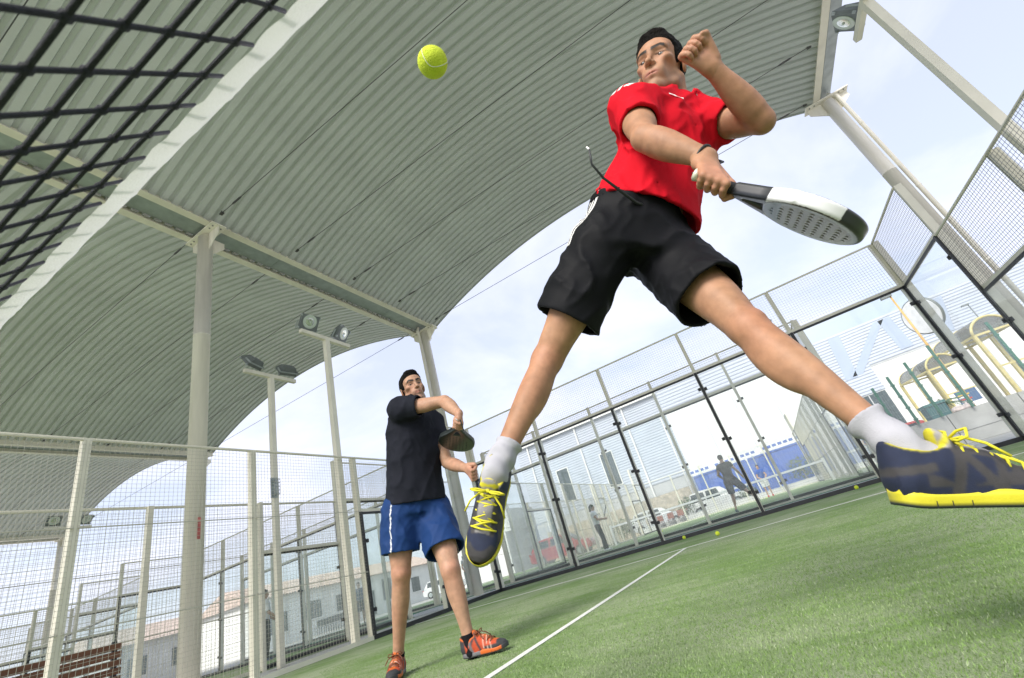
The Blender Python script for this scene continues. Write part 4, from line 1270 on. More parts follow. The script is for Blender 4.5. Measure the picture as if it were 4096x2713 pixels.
YLACE = mat('yellow_lace', (.66, .60, .03), .75, var=.08)
def shoe_at(ank, xd, upv, ln, back=.050, high=.080, fat=1.0):
    xd = unit(xd); z = perp(upv, xd); k = ln/.287
    heel = V3(ank)-xd*back*k-z*high*k*fat
    return heel, heel+xd*ln, z
for sd, xd, upv, ln in (('r', (-.284, -.415, -.865), (.46, -.86, .26), .278), ('l', (.921, .295, -.26), (.28, -.05, .96), .310)):
    hl_, to_, uz = shoe_at(J1[sd+'an'], xd, upv, ln, fat=1.12)
    shoe(p1, hl_, to_, uz, shoe1, lambda a, z: YEL if z > .008 else (.02, .03, .03), (.02, .03, .03), YLACE, None, org=O1, fat=1.12, h=.0027)

# ---------------------------------------------------------------- rackets
GRIPM = mat('racket_grip', (.012, .012, .013), .7, var=.2, scale=60, bump=.3, bscale=200)
PADEL = mat('racket_body', (.5, .5, .5), .35, vcol=True, var=.06, coat=.3)
def racket(label, butt, axis, wid, cfun, strap_pts, gripc=None, capc=(.6, .6, .58)):
    butt = V3(butt); x = unit(axis); y = perp(wid, x); z = np.cross(x, y)
    t = thing('padel_racket', label, 'racket', tuple(butt))
    def W(P): return P[:, :1]*x+P[:, 1:2]*y+P[:, 2:3]*z
    F = Field((.10, -.14, -.03), (.475, .14, .03), .0032)
    X, Y, Z = np.broadcast_arrays(*F.full())
    e = np.sqrt(((X-.327)/.128)**2+(np.abs(Y)/.127)**2); de = (e-1)*.127
    thr = np.maximum(np.abs(Y)-(.016+(X-.12)*.62), np.maximum(.118-X, X-.27))
    d2 = np.minimum(de, thr)
    kk = .02; hh = np.maximum(kk-np.abs(de-thr), 0)/kk; d2 = d2-hh*hh*kk/4
    hole = np.maximum(np.maximum(.158-X, X-.205), np.abs(Y)-(X-.150)*.40)
    d2 = np.maximum(d2, -hole)
    dz = np.abs(Z)-.0185
    rr = .010
    q1, q2 = np.maximum(d2+rr, 0), np.maximum(dz+rr, 0)
    d = np.sqrt(q1*q1+q2*q2)+np.minimum(np.maximum(d2+rr, dz+rr), 0)-rr
    gx, gy = (X-.327), Y
    cell = .0235
    row = np.round(gx/cell); sx = gx-row*cell; sy = gy-np.round(gy/cell)*cell
    inside = np.sqrt((gx/.098)**2+(gy/.095)**2) < 1
    hl_ = np.sqrt(sx*sx+sy*sy)-.0044
    d = np.where(inside, np.maximum(d, -hl_), d)
    F.d = d.astype(np.float32)
    V, Q = F.mesh()
    Cc = cfun(V)
    to_object('head', [(W(V), Q)], PADEL, t, lambda _: Cc)
    hm = MB().tube(W(np.array([(.012, 0, 0), (.05, 0, 0), (.10, 0, 0), (.135, 0, 0)])), [.0155, .0150, .0155, .018], 10)
    g = hm.build('grip', GRIPM, t, True)
    MB().tube(W(np.array([(0, 0, 0), (.004, 0, 0), (.020, 0, 0)])), [.015, .0195, .0165], 12).build('butt_cap', mat('butt_cap', capc, .3, metal=.3), g, True)
    if strap_pts: MB().tube([V3(q)-butt for q in strap_pts], .0036, 6).build('wrist_strap', BLACK, t, True)
    return t
def rc1(V):
    x, y, z = V.T
    C = np.tile(np.array((.022, .024, .030)), (len(V), 1))
    e = np.sqrt(((x-.327)/.128)**2+(y/.127)**2)
    face = (e < .90) & (np.abs(z) > .012); C[face] = (.15, .145, .135)
    ring = (e >= .82) & (e < .93) & (np.abs(z) > .012); C[ring] = (.22, .245, .26)
    bl = face & (x < .255) & (e > .5); C[bl] = (.14, .18, .26)
    fr = (e >= .965) & (x > .215) & (x < .385); C[fr] = (.68, .69, .70)
    return C
wr = J1['rwr']; wa = unit(J1['rwr']-J1['rel']); wx = perp(TOCAM, wa); wy = np.cross(wa, wx)
strap = [wr-wa*.012+(.0345*math.cos(t)*wx+.0345*math.sin(t)*wy) for t in np.linspace(3.9, 3.9+6.28, 25)] + [wr+wa*.035-wx*.028-wy*.026, BUTT-rax*.004]
vw = perp(V3(.217, .863, .455), rax); nu = perp(IMUP-vw*(IMUP @ vw), rax)
racket('white and black perforated padel racket in the hand of the player in red', BUTT, rax, -vw*.962+nu*.27, rc1, strap, capc=(.62, .62, .5))

# ---------------------------------------------------------------- the player in black, standing at follow-through
J2 = J_(neck=(4.414, 2.309, 1.643), rsh=(4.454, 2.123, 1.571), lsh=(4.442, 2.480, 1.521), rel=(4.779, 2.203, 1.514), rwr=(4.917, 2.126, 1.354),
    lel=(4.553, 2.412, 1.166), lwr=(4.765, 2.314, 1.049), rhip=(4.237, 2.201, 0.941), lhip=(4.381, 2.385, 0.886),
    rkn=(4.198, 2.179, 0.556), ran=(3.990, 2.270, 0.098), lkn=(4.518, 2.263, 0.486), lan=(4.535, 2.290, 0.098))
J2['pelvis'] = (J2['rhip']+J2['lhip'])/2
J2['rkf'] = unit(V3(.62, -.75, .1)); J2['lkf'] = unit(V3(.75, -.6, .1))
up2 = unit(J2['neck']-J2['pelvis']); lat2 = perp(J2['lsh']-J2['rsh'], up2); fw2 = np.cross(lat2, up2)
O2 = (4.25, 2.3, 0)
p2 = thing('person', 'player in a black polo shirt and blue shorts standing with crossed racket', 'person', O2)
prims = [(torso_prim(J2, .90), .03)]+shoulder_prims(J2)+limb_prims(J2, 1.0, 1.10, 1.12)
lo, hi = bbox([q for q, _ in prims], .03)
F = Field(lo, hi, .0075)
for q, kk in prims: F.add(q, kk)
V, Q = F.mesh(); V = relax(V, Q, 1, .4)
H2 = HeadFrame((4.432, 2.332, 1.785), (.80, -.60, .04), IMUP-IMRT*.20, 1.06)
hv = head_mesh(H2, J2['neck'], .0032, .058, smile=1.0)
R2B = V3(4.925, 2.100, 1.318)
R2D = unit(V3(4.742, 2.310, 1.268)-R2B)
hr = grip_hand(J2['rwr'], J2['rwr']-J2['rel'], R2B+R2D*.055, R2D, IMRT+IMUP*.6, .0035, .0165, 1.10, wr=.0278)
lf2 = V3(4.822, 2.285, .998)
hl = grip_hand(J2['lwr'], J2['lwr']-J2['lel'], lf2, perp(IMUP*.8-IMRT*.2, unit(lf2-J2['lwr'])), TOCAM, .0035, .010, 1.10, wr=.0278)
knees = [(J2['rkn']+J2['rkf']*.04, .05, (.52, .22, .15), .4), (J2['lkn']+J2['lkf']*.04, .05, (.52, .22, .15), .4), (J2['rel'], .04, (.52, .24, .17), .4), (lf2, .055, (.55, .25, .19), .4), (R2B, .07, (.5, .23, .16), .3)]
b2 = to_object('body', [(V, Q), hv, hr, hl], SKIN, p2, lambda v: skin_col(v, (.41, .235, .155), H2, knees), O2)
to_object('hair', [hair_mesh(H2, .0035, .010, True, .008, .030, .100)], HAIR, p2, None, O2)
for s in (-1, 1):
    F = Field(H2.p(s*.0315, .070, 0)-.018, H2.p(s*.0315, .070, 0)+.018, .002)
    F.add(H2.E((s*.0315, .0695, -.0005), (.0125, .0125, .0125)), 0); ev = F.mesh()
    def ec2(v, s=s):
        x, y, z = H2.loc(v); g = np.array([(.22, .19, .17)]*len(v))
        ir = ((x-s*.0315)**2+(z-.002)**2 < .0080**2) & (y > .07); g[ir] = (.03, .018, .010); return g
    to_object('eye', [ev], EYE, b2, ec2, O2)
# teeth of the grin
MB().box(-.012, .012, -.0035, .0005, -.0022, .0022).build('teeth', WHITE, b2).matrix_local = Matrix.LocRotScale(Vector(H2.p(0, .0895, -.0695)-np.array(O2)), Matrix([list(H2.x), list(H2.f), list(H2.u)]).transposed().to_quaternion(), None)
DK = np.array((.0135, .015, .022))
SH2 = [(0, .196, .158), (.2, .188, .150), (.36, .176, .140), (.55, .178, .140), (.74, .190, .140), (.87, .180, .124), (.95, .125, .09), (1, .080, .070)]
sv = polo(J2, J2['pelvis']+up2*.045, unit(-up2+lat2*.05), .0062, SH2, [('r', .50, [.078, .079, .078]), ('l', .60, [.078, .080, .080])], DK, .0062, seed=7.7)
s2 = to_object('polo_shirt', [sv], CLOTH, p2, lambda v: np.tile(DK, (len(v), 1))*(1+.1*vnoise(v[:, 0], v[:, 1], v[:, 2], (8, 8, 8)))[:, None], O2)
to_object('collar', [collar(J2, fw2, up2, .005)], CLOTH, s2, lambda v: np.tile(DK, (len(v), 1)), O2)
BLU = np.array((.013, .040, .135))
sv = shorts(J2, .0065, [.116, .120, .122], [.116, .122, .126], .70, .70, J2['pelvis']+up2*.13, up2, .0080, 5.3)
hl2 = unit(J2['lhip']-J2['rhip'])
def shortcol2(v):
    C = np.tile(BLU, (len(v), 1))*(1+.08*vnoise(v[:, 0], v[:, 1], v[:, 2], (8, 8, 8)))[:, None]
    for sd, sg in (('r', -1), ('l', 1)):
        ax = unit(J2[sd+'kn']-J2[sd+'hip']); o = perp(hl2*sg, ax); fr = np.cross(ax, o)*sg*-1
        q = v-J2[sd+'hip']; side = q @ o; f_ = q @ np.cross(o, ax)*sg; t = q @ ax
        m = (side > .05) & (np.abs(q @ perp(fw2, ax)-.030) < .0032) & (t > -.02); C[m] = (.72, .74, .78)
    return C
to_object('shorts', [sv], SATIN, p2, shortcol2, O2)
ORG, CHAR, GRY, REDO = np.array((.52, .11, .014)), np.array((.030, .032, .036)), np.array((.14, .14, .15)), np.array((.44, .06, .018))
def shoe2(V):
    x, y, z = V.T; ay = np.abs(y)
    C = np.tile(REDO, (len(V), 1))
    C[(x > .232) & (z < .055)] = CHAR
    C[(z < .040) & (x > .15)] = CHAR
    C[(x < .035)] = CHAR
    def stripe(x0, x1, w):
        t = np.clip((z-.025)/.07, 0, 1); return np.abs(x-(x0+(x1-x0)*t)) < w
    C[stripe(.05, .095, .008) | stripe(.13, .10, .007)] = CHAR
    C[stripe(.075, .06, .008)] = GRY
    C[(ay < .02) & (x > .09) & (x < .23) & (z > .05)] = ORG
    C[stripe(.155, .150, .0018) | stripe(.178, .170, .0018) | stripe(.200, .188, .0018)] = (.70, .55, .45)
    rim = np.interp(x, [-.01, .01, .03, .055, .08, .1], [.113, .110, .093, .088, .097, .110])
    C[near_opening(V, .012) & (x < .100)] = ORG
    C[near_opening(V, .0035) & (x < .100)] = CHAR
    return C
BLACE = mat('brown_lace', (.16, .05, .022), .8, var=.3, scale=200)
sc2 = lambda a, z: (GRY if a < .12 else (ORG if z > .008 and a < .26 else CHAR)) if z > .004 else CHAR
for sd, xd in (('r', (.50, -.86, 0)), ('l', (.99, .13, 0))):
    hl_, to_, uz = shoe_at(J2[sd+'an'], xd, (0, 0, 1), .292)
    hl_[2] = to_[2] = .012
    shoe(p2, hl_, to_, uz, shoe2, sc2, tuple(CHAR), BLACE, None, org=O2, h=.0042)
for sd in 'rl':
    an, kn = J2[sd+'an'], J2[sd+'kn']; d = unit(kn-an)
    F = tube_field(an-d*.06, an+d*.045, np.array([.044, .041, .038]), .005, .0008); F.shell(.008); F.cut(an+d*.035, d)
    to_object('sock', [F.mesh()], KNIT, p2, lambda v: np.tile(np.array((.012, .012, .014)), (len(v), 1)), O2)
def rc2(V):
    x, y, z = V.T
    C = np.tile(np.array((.020, .026, .026)), (len(V), 1)); e = np.sqrt(((x-.327)/.128)**2+(y/.127)**2)
    C[(e < .93) & (np.abs(z) > .012)] = (.030, .040, .036)
    return C
wax = perp(IMRT+IMUP*-.12, R2D)
st2 = [R2B, R2B+IMRT*.012-IMUP*.012+TOCAM*.01, R2B+IMRT*.026-IMUP*.05+TOCAM*.012, R2B+IMRT*.033-IMUP*.082+TOCAM*.006]
racket('black perforated padel racket hanging from the hand of the player in black', R2B, R2D, wax, rc2, st2, capc=(.45, .45, .45))

# ---------------------------------------------------------------- distant people
def far_person(label, pos, head, hgt, top, bottom, long=False, shoes=(.6, .6, .62), sleeve_f=.5, hairc=HAIR, hairlong=False, arms=None, legs=None, lean=0., skin=(.48, .28, .19), h=.013, group=None, sit=False):
    k = hgt/1.80
    f = V3(math.cos(head), math.sin(head), 0); l = V3(-math.sin(head), math.cos(head), 0); u = V3(0, 0, 1)
    B = V3(pos)
    def L(x, y, z): return B+k*(f*x+l*y+u*z)
    J = dict(pelvis=L(0, 0, .95), neck=L(lean, 0, 1.50), rsh=L(lean, -.17, 1.43), lsh=L(lean, .17, 1.43), rhip=L(0, -.10, .92), lhip=L(0, .10, .92))
    A = arms or dict(rel=(.05, -.24, 1.15), rwr=(.22, -.20, 1.02), lel=(.05, .24, 1.15), lwr=(.22, .18, 1.02))
    G = legs or dict(rkn=(.03, -.11, .50), ran=(-.01, -.12, .09), lkn=(.03, .11, .50), lan=(-.01, .12, .09))
    for d_ in (A, G):
        for n, q in d_.items(): J[n] = L(*q)
    J['rkf'] = J['lkf'] = f
    t = thing('person', label, 'person', tuple(B), group=group)
    pr = [(torso_prim(J, k), .03)]+shoulder_prims(J, k)+limb_prims(J, k, 1., 1.)
    H = HeadFrame(L(lean+.02, 0, 1.66), f, u, k)
    pr += [(H.E((0, -.015, .03), (.076, .095, .082)), .02), (H.E((0, .035, -.03), (.060, .056, .085)), .02), (H.E((0, .1, -.03), (.012, .014, .014)), .01), (Limb(J['neck'], H.p(0, -.02, -.05), [.055*k, .055*k]), .02)]
    for sd in 'rl':
        d = unit(J[sd+'wr']-J[sd+'el']); pr.append((Limb(J[sd+'wr'], J[sd+'wr']+d*.13*k, [.026*k, .036*k, .026*k]), .02))
    lo, hi = bbox([q for q, _ in pr], .03); F = Field(lo, hi, h)
    for q, kk in pr: F.add(q, kk)
    to_object('body', [F.mesh()], SKIN, t, lambda v: np.tile(np.array(skin), (len(v), 1)), B)
    F = Field(H.c-.2, H.c+.2, h*.8); F.add(H.E((0, -.022, .038), (.083, .102, .088)), 0); F.cut(H.p(0, .06, .03), H.f*.8-H.u*.6)
    if hairlong: F.add(Limb(H.p(0, -.09, 0), H.p(0, -.12, -.12), [.045, .035]), .02)
    to_object('hair', [F.mesh()], hairc, t, None, B)
    pr = [(torso_prim(J, k, .018), 0)]+[(a, .05) for a, _ in shoulder_prims(J, k, .018)]
    cuts = []
    for sd in 'rl':
        a, cp, cn = sleeve(J, sd, sleeve_f, np.array([.072, .072, .070])*k); pr.append((a, .03)); cuts.append((cp, cn, J[sd+'el']))
    lo, hi = bbox([q for q, _ in pr], .04); F = Field(lo, hi, h)
    for q, kk in pr: F.add(q, kk)
    for cp, cn, el in cuts: F.cut_limb(cp, cn, Limb(el+unit(cp-el)*.25, el, [.08]), .03, pr[0][0], .01)
    F.cut(L(0, 0, .97), (0, 0, -1)); F.cut(J['neck']+u*.02, u)
    tm, tc2 = top
    to_object('shirt', [F.mesh()], CLOTH, t, lambda v: tm(v, J, f, l) if callable(tm) else np.tile(np.array(tm), (len(v), 1)), B)
    g = .012 if long else .035
    F = Field(np.min([J[q] for q in ('ran', 'lan', 'pelvis', 'rkn', 'lkn')], 0)-.22, np.max([J['pelvis'], J['rkn'], J['lkn'], J['ran'], J['lan']], 0)+.2, h)
    F.add(Loft(J['pelvis']-u*.04, J['pelvis']+u*.10, [(0, .155*k+g*.4, .115*k), (1, .15*k, .112*k)], l, l), 0)
    for sd in 'rl':
        F.add(Limb(J[sd+'hip'], J[sd+'kn'], np.array([.09, .085, .075, .062])*k+g), .04)
        if long: F.add(Limb(J[sd+'kn'], J[sd+'an'], np.array([.058, .060, .045])*k+.006), .03)
        else: F.cut(J[sd+'hip']+(J[sd+'kn']-J[sd+'hip'])*.86, unit(J[sd+'kn']-J[sd+'hip']), J[sd+'kn'], .16)
    to_object('leggings' if long else 'shorts', [F.mesh()], CLOTH, t, lambda v: np.tile(np.array(bottom), (len(v), 1)), B)
    for sd in 'rl':
        an = J[sd+'an']; F = Field(an-.2, an+.3, h*.8)
        F.add(Limb(an-f*.03-u*.045, an+f*.15-u*.06, [.042, .043, .030], u, .8), 0); F.add(Limb(an, an-u*.03, [.040, .042]), .02); F.cut(an-u*.088*k, -u)
        to_object('shoe', [F.mesh()], CLOTH, t, lambda v: np.tile(np.array(shoes), (len(v), 1)), B)
    return t, J
def girl_top(v, J, f, l):
    C = np.tile(np.array((.78, .78, .80)), (len(v), 1)); C[v[:, 2] < J['pelvis'][2]+.045] = (.55, .06, .16)
    for sd in 'rl':
        m = np.linalg.norm(v-(J[sd+'sh']+(J[sd+'el']-J[sd+'sh'])*.46), axis=1) < .075; m &= ((v-J[sd+'sh']) @ unit(J[sd+'el']-J[sd+'sh'])) > .115; C[m] = (.55, .06, .16)
    return C
far_person('woman in a white shirt and black leggings holding a racket on the court beyond', (.05, 17.6, .045), .25, 1.72, (girl_top, 0), (.022, .022, .025), True, (.75, .75, .75), .46, hairlong=True,
           arms=dict(rel=(.10, -.22, 1.16), rwr=(.34, -.10, 1.14), lel=(.10, .22, 1.16), lwr=(.34, .08, 1.12)), legs=dict(rkn=(.06, -.09, .50), ran=(.02, -.10, .09), lkn=(.08, .09, .50), lan=(.10, .10, .09)))
RK = MB(); RK.lathe((0, 0, .33), [(.02, -.015), (.12, -.015), (.125, 0), (.12, .015), (.02, .015)], 18, (1, 0, 0)); RK.tube([(0, 0, 0), (0, 0, .22)], [.016, .022], 8)
rk = RK.build('padel_racket', mat('far_racket', (.18, .17, .17), .5), None, True); rk.location = (.42, 17.62, 1.18); rk.rotation_euler = (.1, .5, .3); tag(rk, 'grey racket held upright by the woman in white', 'racket')
far_person('man in a black shirt and shorts lunging on the court beyond', (5.25, 16.4, .045), 1.45, 1.80, ((.030, .030, .032), 0), (.016, .016, .018), False, (.10, .13, .18), .5,
           arms=dict(rel=(.06, -.30, 1.17), rwr=(.25, -.34, 1.0), lel=(.0, .28, 1.2), lwr=(.16, .20, 1.05)), legs=dict(rkn=(.15, -.28, .55), ran=(-.02, -.52, .22), lkn=(.05, .14, .50), lan=(0, .22, .09)), lean=.08)
far_person('man in a blue shirt and white shorts near the far fence', (5.9, 29.5, .045), -1.4, 1.78, ((.03, .10, .42), 0), (.72, .72, .74), False, (.55, .05, .05), .5, lean=.14,
           arms=dict(rel=(.18, -.24, 1.12), rwr=(.36, -.10, 1.0), lel=(.18, .24, 1.12), lwr=(.36, .10, 1.0)))
far_person('man in a blue shirt standing behind the left glass of the neighbouring court', (-12.2, 17.2, 0), -.6, 1.82, ((.10, .14, .24), 0), (.03, .03, .035), False, (.1, .1, .1), .9)
far_person('person in a white top and dark trousers behind the left wire fence', (-7.2, 9.05, 0), 1.2, 1.80, ((.70, .70, .74), 0), (.02, .02, .025), True, (.1, .12, .2), .9)
far_person('person with a cap standing far behind the legs of the player in black', (-7.9, 20.0, 0), -.8, 1.70, ((.55, .56, .58), 0), (.30, .30, .30), True, (.2, .2, .2), .5)
SITL = dict(rkn=(.42, -.11, .52), ran=(.44, -.12, .09), lkn=(.42, .11, .52), lan=(.46, .12, .09))
# ================================================================== lamps, street furniture, buildings, vehicles
LAMPG = mat('floodlight_grey', (.16, .18, .18), .5, var=.12, metal=.2)
LENS = mat('lamp_lens', (.55, .62, .55), .08, var=.05, coat=.6)
REFL = mat('lamp_reflector', (.75, .78, .74), .15, metal=.8, var=.05)
def floodlight(parent, loc, yaw, pitch):
    o = bpy.data.objects.new('floodlight', None); col.objects.link(o); o.parent = parent; o.location = loc
    o.rotation_euler = (pitch, 0, yaw)          # local -Y is the beam, local z up
    h = MB().prism([(-.19, -.07, -.15), (.19, -.07, -.15), (.19, -.07, .17), (-.19, -.07, .17)], (0, 0, 0), (0, .05, 0))
    h.add([(-.19, -.02, -.15), (.19, -.02, -.15), (.19, -.02, .17), (-.19, -.02, .17), (-.13, .13, -.13), (.13, .13, -.13), (.13, .10, .08), (-.13, .10, .08)], [(0, 1, 5, 4), (1, 2, 6, 5), (2, 3, 7, 6), (3, 0, 4, 7), (4, 5, 6, 7)])
    hs = h.build('housing', LAMPG, o)
    MB().lathe((0, -.072, .03), [(.145, 0), (.14, .004)], 24, (0, -1, 0)).build('glass_front', LENS, hs)
    MB().lathe((0, -.0775, .03), [(.085, 0), (.06, .003), (.03, .004)], 20, (0, -1, 0)).build('reflector', REFL, hs)
    MB().lathe((0, -.0825, .03), [(.018, 0), (.018, .012)], 10, (0, -1, 0)).build('bulb', LENS, hs)
    MB().bar((-.21, .02, -.16), (-.21, .02, .02), .012, .03).bar((.21, .02, -.16), (.21, .02, .02), .012, .03).bar((-.21, .02, -.17), (.21, .02, -.17), .03, .012).build('bracket', GALV, o)
    for x, z in ((-.2, -.12), (.2, -.12), (-.2, .14), (.2, .14)): MB().box(x-.014, x+.014, -.082, -.05, z-.02, z+.02).build('catch', GALV, hs)
    return o
def light_pole(x, y, h, label, yaws, bar_dir=(0, 1), group='floodlight poles'):
    t = thing('light_pole', label, 'light pole', (x, y, -.04), group=group)
    MB().box(-.05, .05, -.05, .05, 0, h).build('mast', CREAM, t)
    MB().box(-.14, .14, -.14, .14, 0, .02).build('base_plate', CREAM, t)
    bx, by = bar_dir
    MB().bar((-bx*.62, -by*.62, h+.04), (bx*.62, by*.62, h+.04), .08, .08).build('crossbar', CREAM, t)
    for s, (yw, pt) in zip((-1, 1), yaws):
        floodlight(t, (bx*.42*s, by*.42*s, h+.30), yw, pt)
    return t
H = math.pi/2
light_pole(-.17, 5.75, 5.62, 'cream pole with two floodlights inside the left fence, right of the other pole', [(H*.9, .65), (H*1.25, .55)])
light_pole(-2.02, 5.78, 5.58, 'cream pole with two floodlights facing away, left of the other pole', [(-H*.8, .6), (-H*1.1, .6)])
light_pole(10.17, 5.75, 5.62, 'cream floodlight pole at the top right corner', [(-H*.9, .6), (-H*1.15, .65)])
light_pole(-14.3, 6.9, 5.6, 'floodlight pole seen through the left mesh below the farthest roof', [(H, .6), (H*1.2, .6)])
light_pole(8.75, 18.8, 5.6, 'floodlight pole at the right side of the court beyond', [(-H, .6), (-H*1.2, .6)])
bl = thing('bulkhead_lamp', 'caged bulkhead lamp on the left floodlight pole', 'lamp', (-1.94, 5.72, 3.05))
MB().box(-.03, .0, -.07, .07, -.20, .20).build('back_box', GALV, bl)
MB().tube([(.04, 0, -.17), (.05, 0, -.12), (.05, 0, .12), (.04, 0, .17)], [.02, .05, .05, .02], 10).build('lens', glass_mat('lamp_glass', (.9, .92, .92), .25), bl, True)
for i in range(5):
    z = -.14+.07*i; MB().tube([(0, -.065, z), (.10, -.05, z), (.115, 0, z), (.10, .05, z), (0, .065, z)], .005, 5).build('cage_wire', GALV, bl)
for yy in (-.045, 0, .045): MB().tube([(.0, yy, -.18), (.105, yy, -.14), (.112, yy, .14), (0, yy, .18)], .005, 5).build('cage_wire', GALV, bl)

# ---- warehouse facades with horizontal cladding
CLAD = mat('pale_cladding', (.50, .54, .62), .5, var=.05, scale=.5)
CLADS = mat('cladding_letter', (.36, .42, .54), .5, var=.05, scale=.5)
PLASTER = mat('white_plaster', (.74, .74, .72), .8, var=.06, scale=.6, bump=.1)
DARKGL = mat('dark_window', (.06, .08, .09), .12, var=.2)
GREYW = mat('grey_wall', (.46, .47, .48), .8, var=.1, scale=.8)
def clad(mb, x0, x1, y, z0, z1, p=.24):
    n = max(1, int((z1-z0)/p))
    for i in range(n):
        a = z0+(z1-z0)*i/n; b = z0+(z1-z0)*(i+1)/n
        mb.add([(x0, y, a), (x1, y, a), (x1, y-.06, a+(b-a)*.35), (x0, y-.06, a+(b-a)*.35), (x1, y-.06, b-.03), (x0, y-.06, b-.03), (x1, y, b), (x0, y, b)], [(0, 1, 2, 3), (3, 2, 4, 5), (5, 4, 6, 7)])
    return mb
def part_stuff(o): o['kind'] = 'stuff'; return o
w1 = thing('warehouse', 'large warehouse with pale horizontal cladding behind the court beyond', 'warehouse', (0, 45, 0))
MB().box(-16, .5, .02, 14, -.05, 11.55).build('wall', GREYW, w1)
part_stuff(clad(MB(), -16, .5, 0, 3.6, 11.5).build('cladding', CLAD, w1))
MB().prism([(-16.2, -.25, 11.56), (.6, -.25, 11.56), (.6, 6, 12.3), (-16.2, 6, 12.3)], (0, 0, 0), (0, 0, .16)).build('roof', PLASTER, w1)
MB().box(-16.3, .7, -.42, -.252, 11.40, 11.75).build('gutter', PLASTER, w1)
for i, (x, z) in enumerate(((-6.5, 4.6), (-11.5, 4.6))):
    f_ = MB().box(x-.7, x+.7, -.12, -.062, z, z+3.4).build('window', PLASTER, w1); MB().box(x-.6, x+.6, -.14, -.122, z+.1, z+3.3).build('pane', DARKGL, f_)
for x in (-14.6, -8.8, -3.4): MB().tube([(x, -.16, .1), (x, -.16, 11.4)], .09, 8).build('downpipe', PLASTER, w1)
MB().box(-3.0, -1.2, -.1, .015, 0, 2.6).build('door', DARKGL, w1)
w2 = thing('white_hall', 'plain white hall with a long canopy behind the blue containers', 'hall', (0, 45, 0))
MB().box(.6, 12.2, -1.2, 12, -.05, 9.35).build('wall', PLASTER, w2)
part_stuff(clad(MB(), .5, 12.3, -1.21, 9.36, 11.5, .3).build('cladding', CLAD, w2))
MB().box(.5, 12.3, -1.15, 12, 9.36, 11.62).build('parapet', PLASTER, w2)
for x in (3.5, 6.4, 9.3): MB().box(x, x+.05, -1.215, -1.202, 0, 9.3).build('panel_joint', GREYW, w2)
w3 = thing('warehouse', 'pale blue clad warehouse with darker painted letter strokes at right', 'warehouse', (0, 45.6, 0))
MB().box(12.4, 46, .0, 16, -.05, 10.2).build('wall', PLASTER, w3)
part_stuff(clad(MB(), 12.5, 17.0, -.01, 4.9, 10.4).build('cladding', CLAD, w3))
part_stuff(clad(MB(), 17.0, 46, -.012, 7.0, 10.4).build('cladding', CLAD, w3))
MB().box(17.02, 46, -.03, -.012, 6.86, 6.98).build('flashing', GREYW, w3)
for (x0, z0, x1, z1, w) in ((15.9, 10.2, 15.4, 6.5, .9), (19.3, 10.1, 15.9, 6.6, .8), (19.7, 10.1, 19.9, 7.3, .9), (23.5, 10.1, 22.8, 7.3, .7)):
    MB().add([(x0-w/2, -.085, z0), (x0+w/2, -.085, z0), (x1+w/2, -.085, z1), (x1-w/2, -.085, z1), (x0-w/2, -.073, z0), (x0+w/2, -.073, z0), (x1+w/2, -.073, z1), (x1-w/2, -.073, z1)],
             [(3, 2, 1, 0), (4, 5, 6, 7), (0, 1, 5, 4), (1, 2, 6, 5), (2, 3, 7, 6), (3, 0, 4, 7)]).build('letter_stroke', CLADS, w3)
dw = MB().box(13.6, 16.9, -.09, -.012, 0, 4.85).build('doorway', DARKGL, w3)
for x in (14.6, 15.7): MB().box(x-.04, x+.04, -.11, -.092, 0, 4.8).build('mullion', GREYW, dw)
for x in (20.5, 24, 27.5): MB().box(x, x+.04, -.015, -.002, .2, 6.8).build('panel_joint', GREYW, w3)
# ---- blue containers
BLUEC = mat('blue_container', (.045, .12, .45), .5, var=.12, scale=1.5)
def container(x, y, L, label):
    t = thing('shipping_container', label, 'container', (x, y, 0), group='blue containers')
    mb = MB().box(0, L, .03, 2.4, .12, 2.62)
    n = int(L/.28)
    for i in range(n):
        a = i*L/n; mb.add([(a, .03, .2), (a+.05, 0, .2), (a+.15, 0, .2), (a+.2, .03, .2), (a, .03, 2.5), (a+.05, 0, 2.5), (a+.15, 0, 2.5), (a+.2, .03, 2.5)], [(0, 1, 5, 4), (1, 2, 6, 5), (2, 3, 7, 6)])
    mb.build('wall', BLUEC, t)
    MB().box(-.02, L+.02, -.03, 2.44, 2.63, 2.75).build('top_rail', BLUEC, t); MB().box(-.02, L+.02, -.03, 2.44, .0, .11).build('bottom_rail', BLUEC, t)
    for q in (-.05, L-.07): MB().box(q, q+.12, -.04, .0, .115, 2.625).build('corner_post', BLUEC, t)
    return t
container(1.35, 37.2, 3.9, 'left blue steel container behind the far fence')
container(5.45, 37.2, 4.6, 'right blue steel container behind the far fence')
bn_ = thing('banner', 'white and blue strip banner above the containers', 'banner', (1.3, 37.1, 2.85))
MB().box(0, 9.0, -.02, .0, 0, .32).build('panel', WHITE, bn_)
for i in range(24):
    x = .1+i*.37
    if i % 9 != 4: MB().box(x, x+.26, -.03, -.021, .08, .26).build('letter_block', BLUEC, bn_)
for x in (.1, 4.5, 8.9): MB().box(x, x+.06, .001, .06, -2.85, .3).build('post', GALV, bn_)
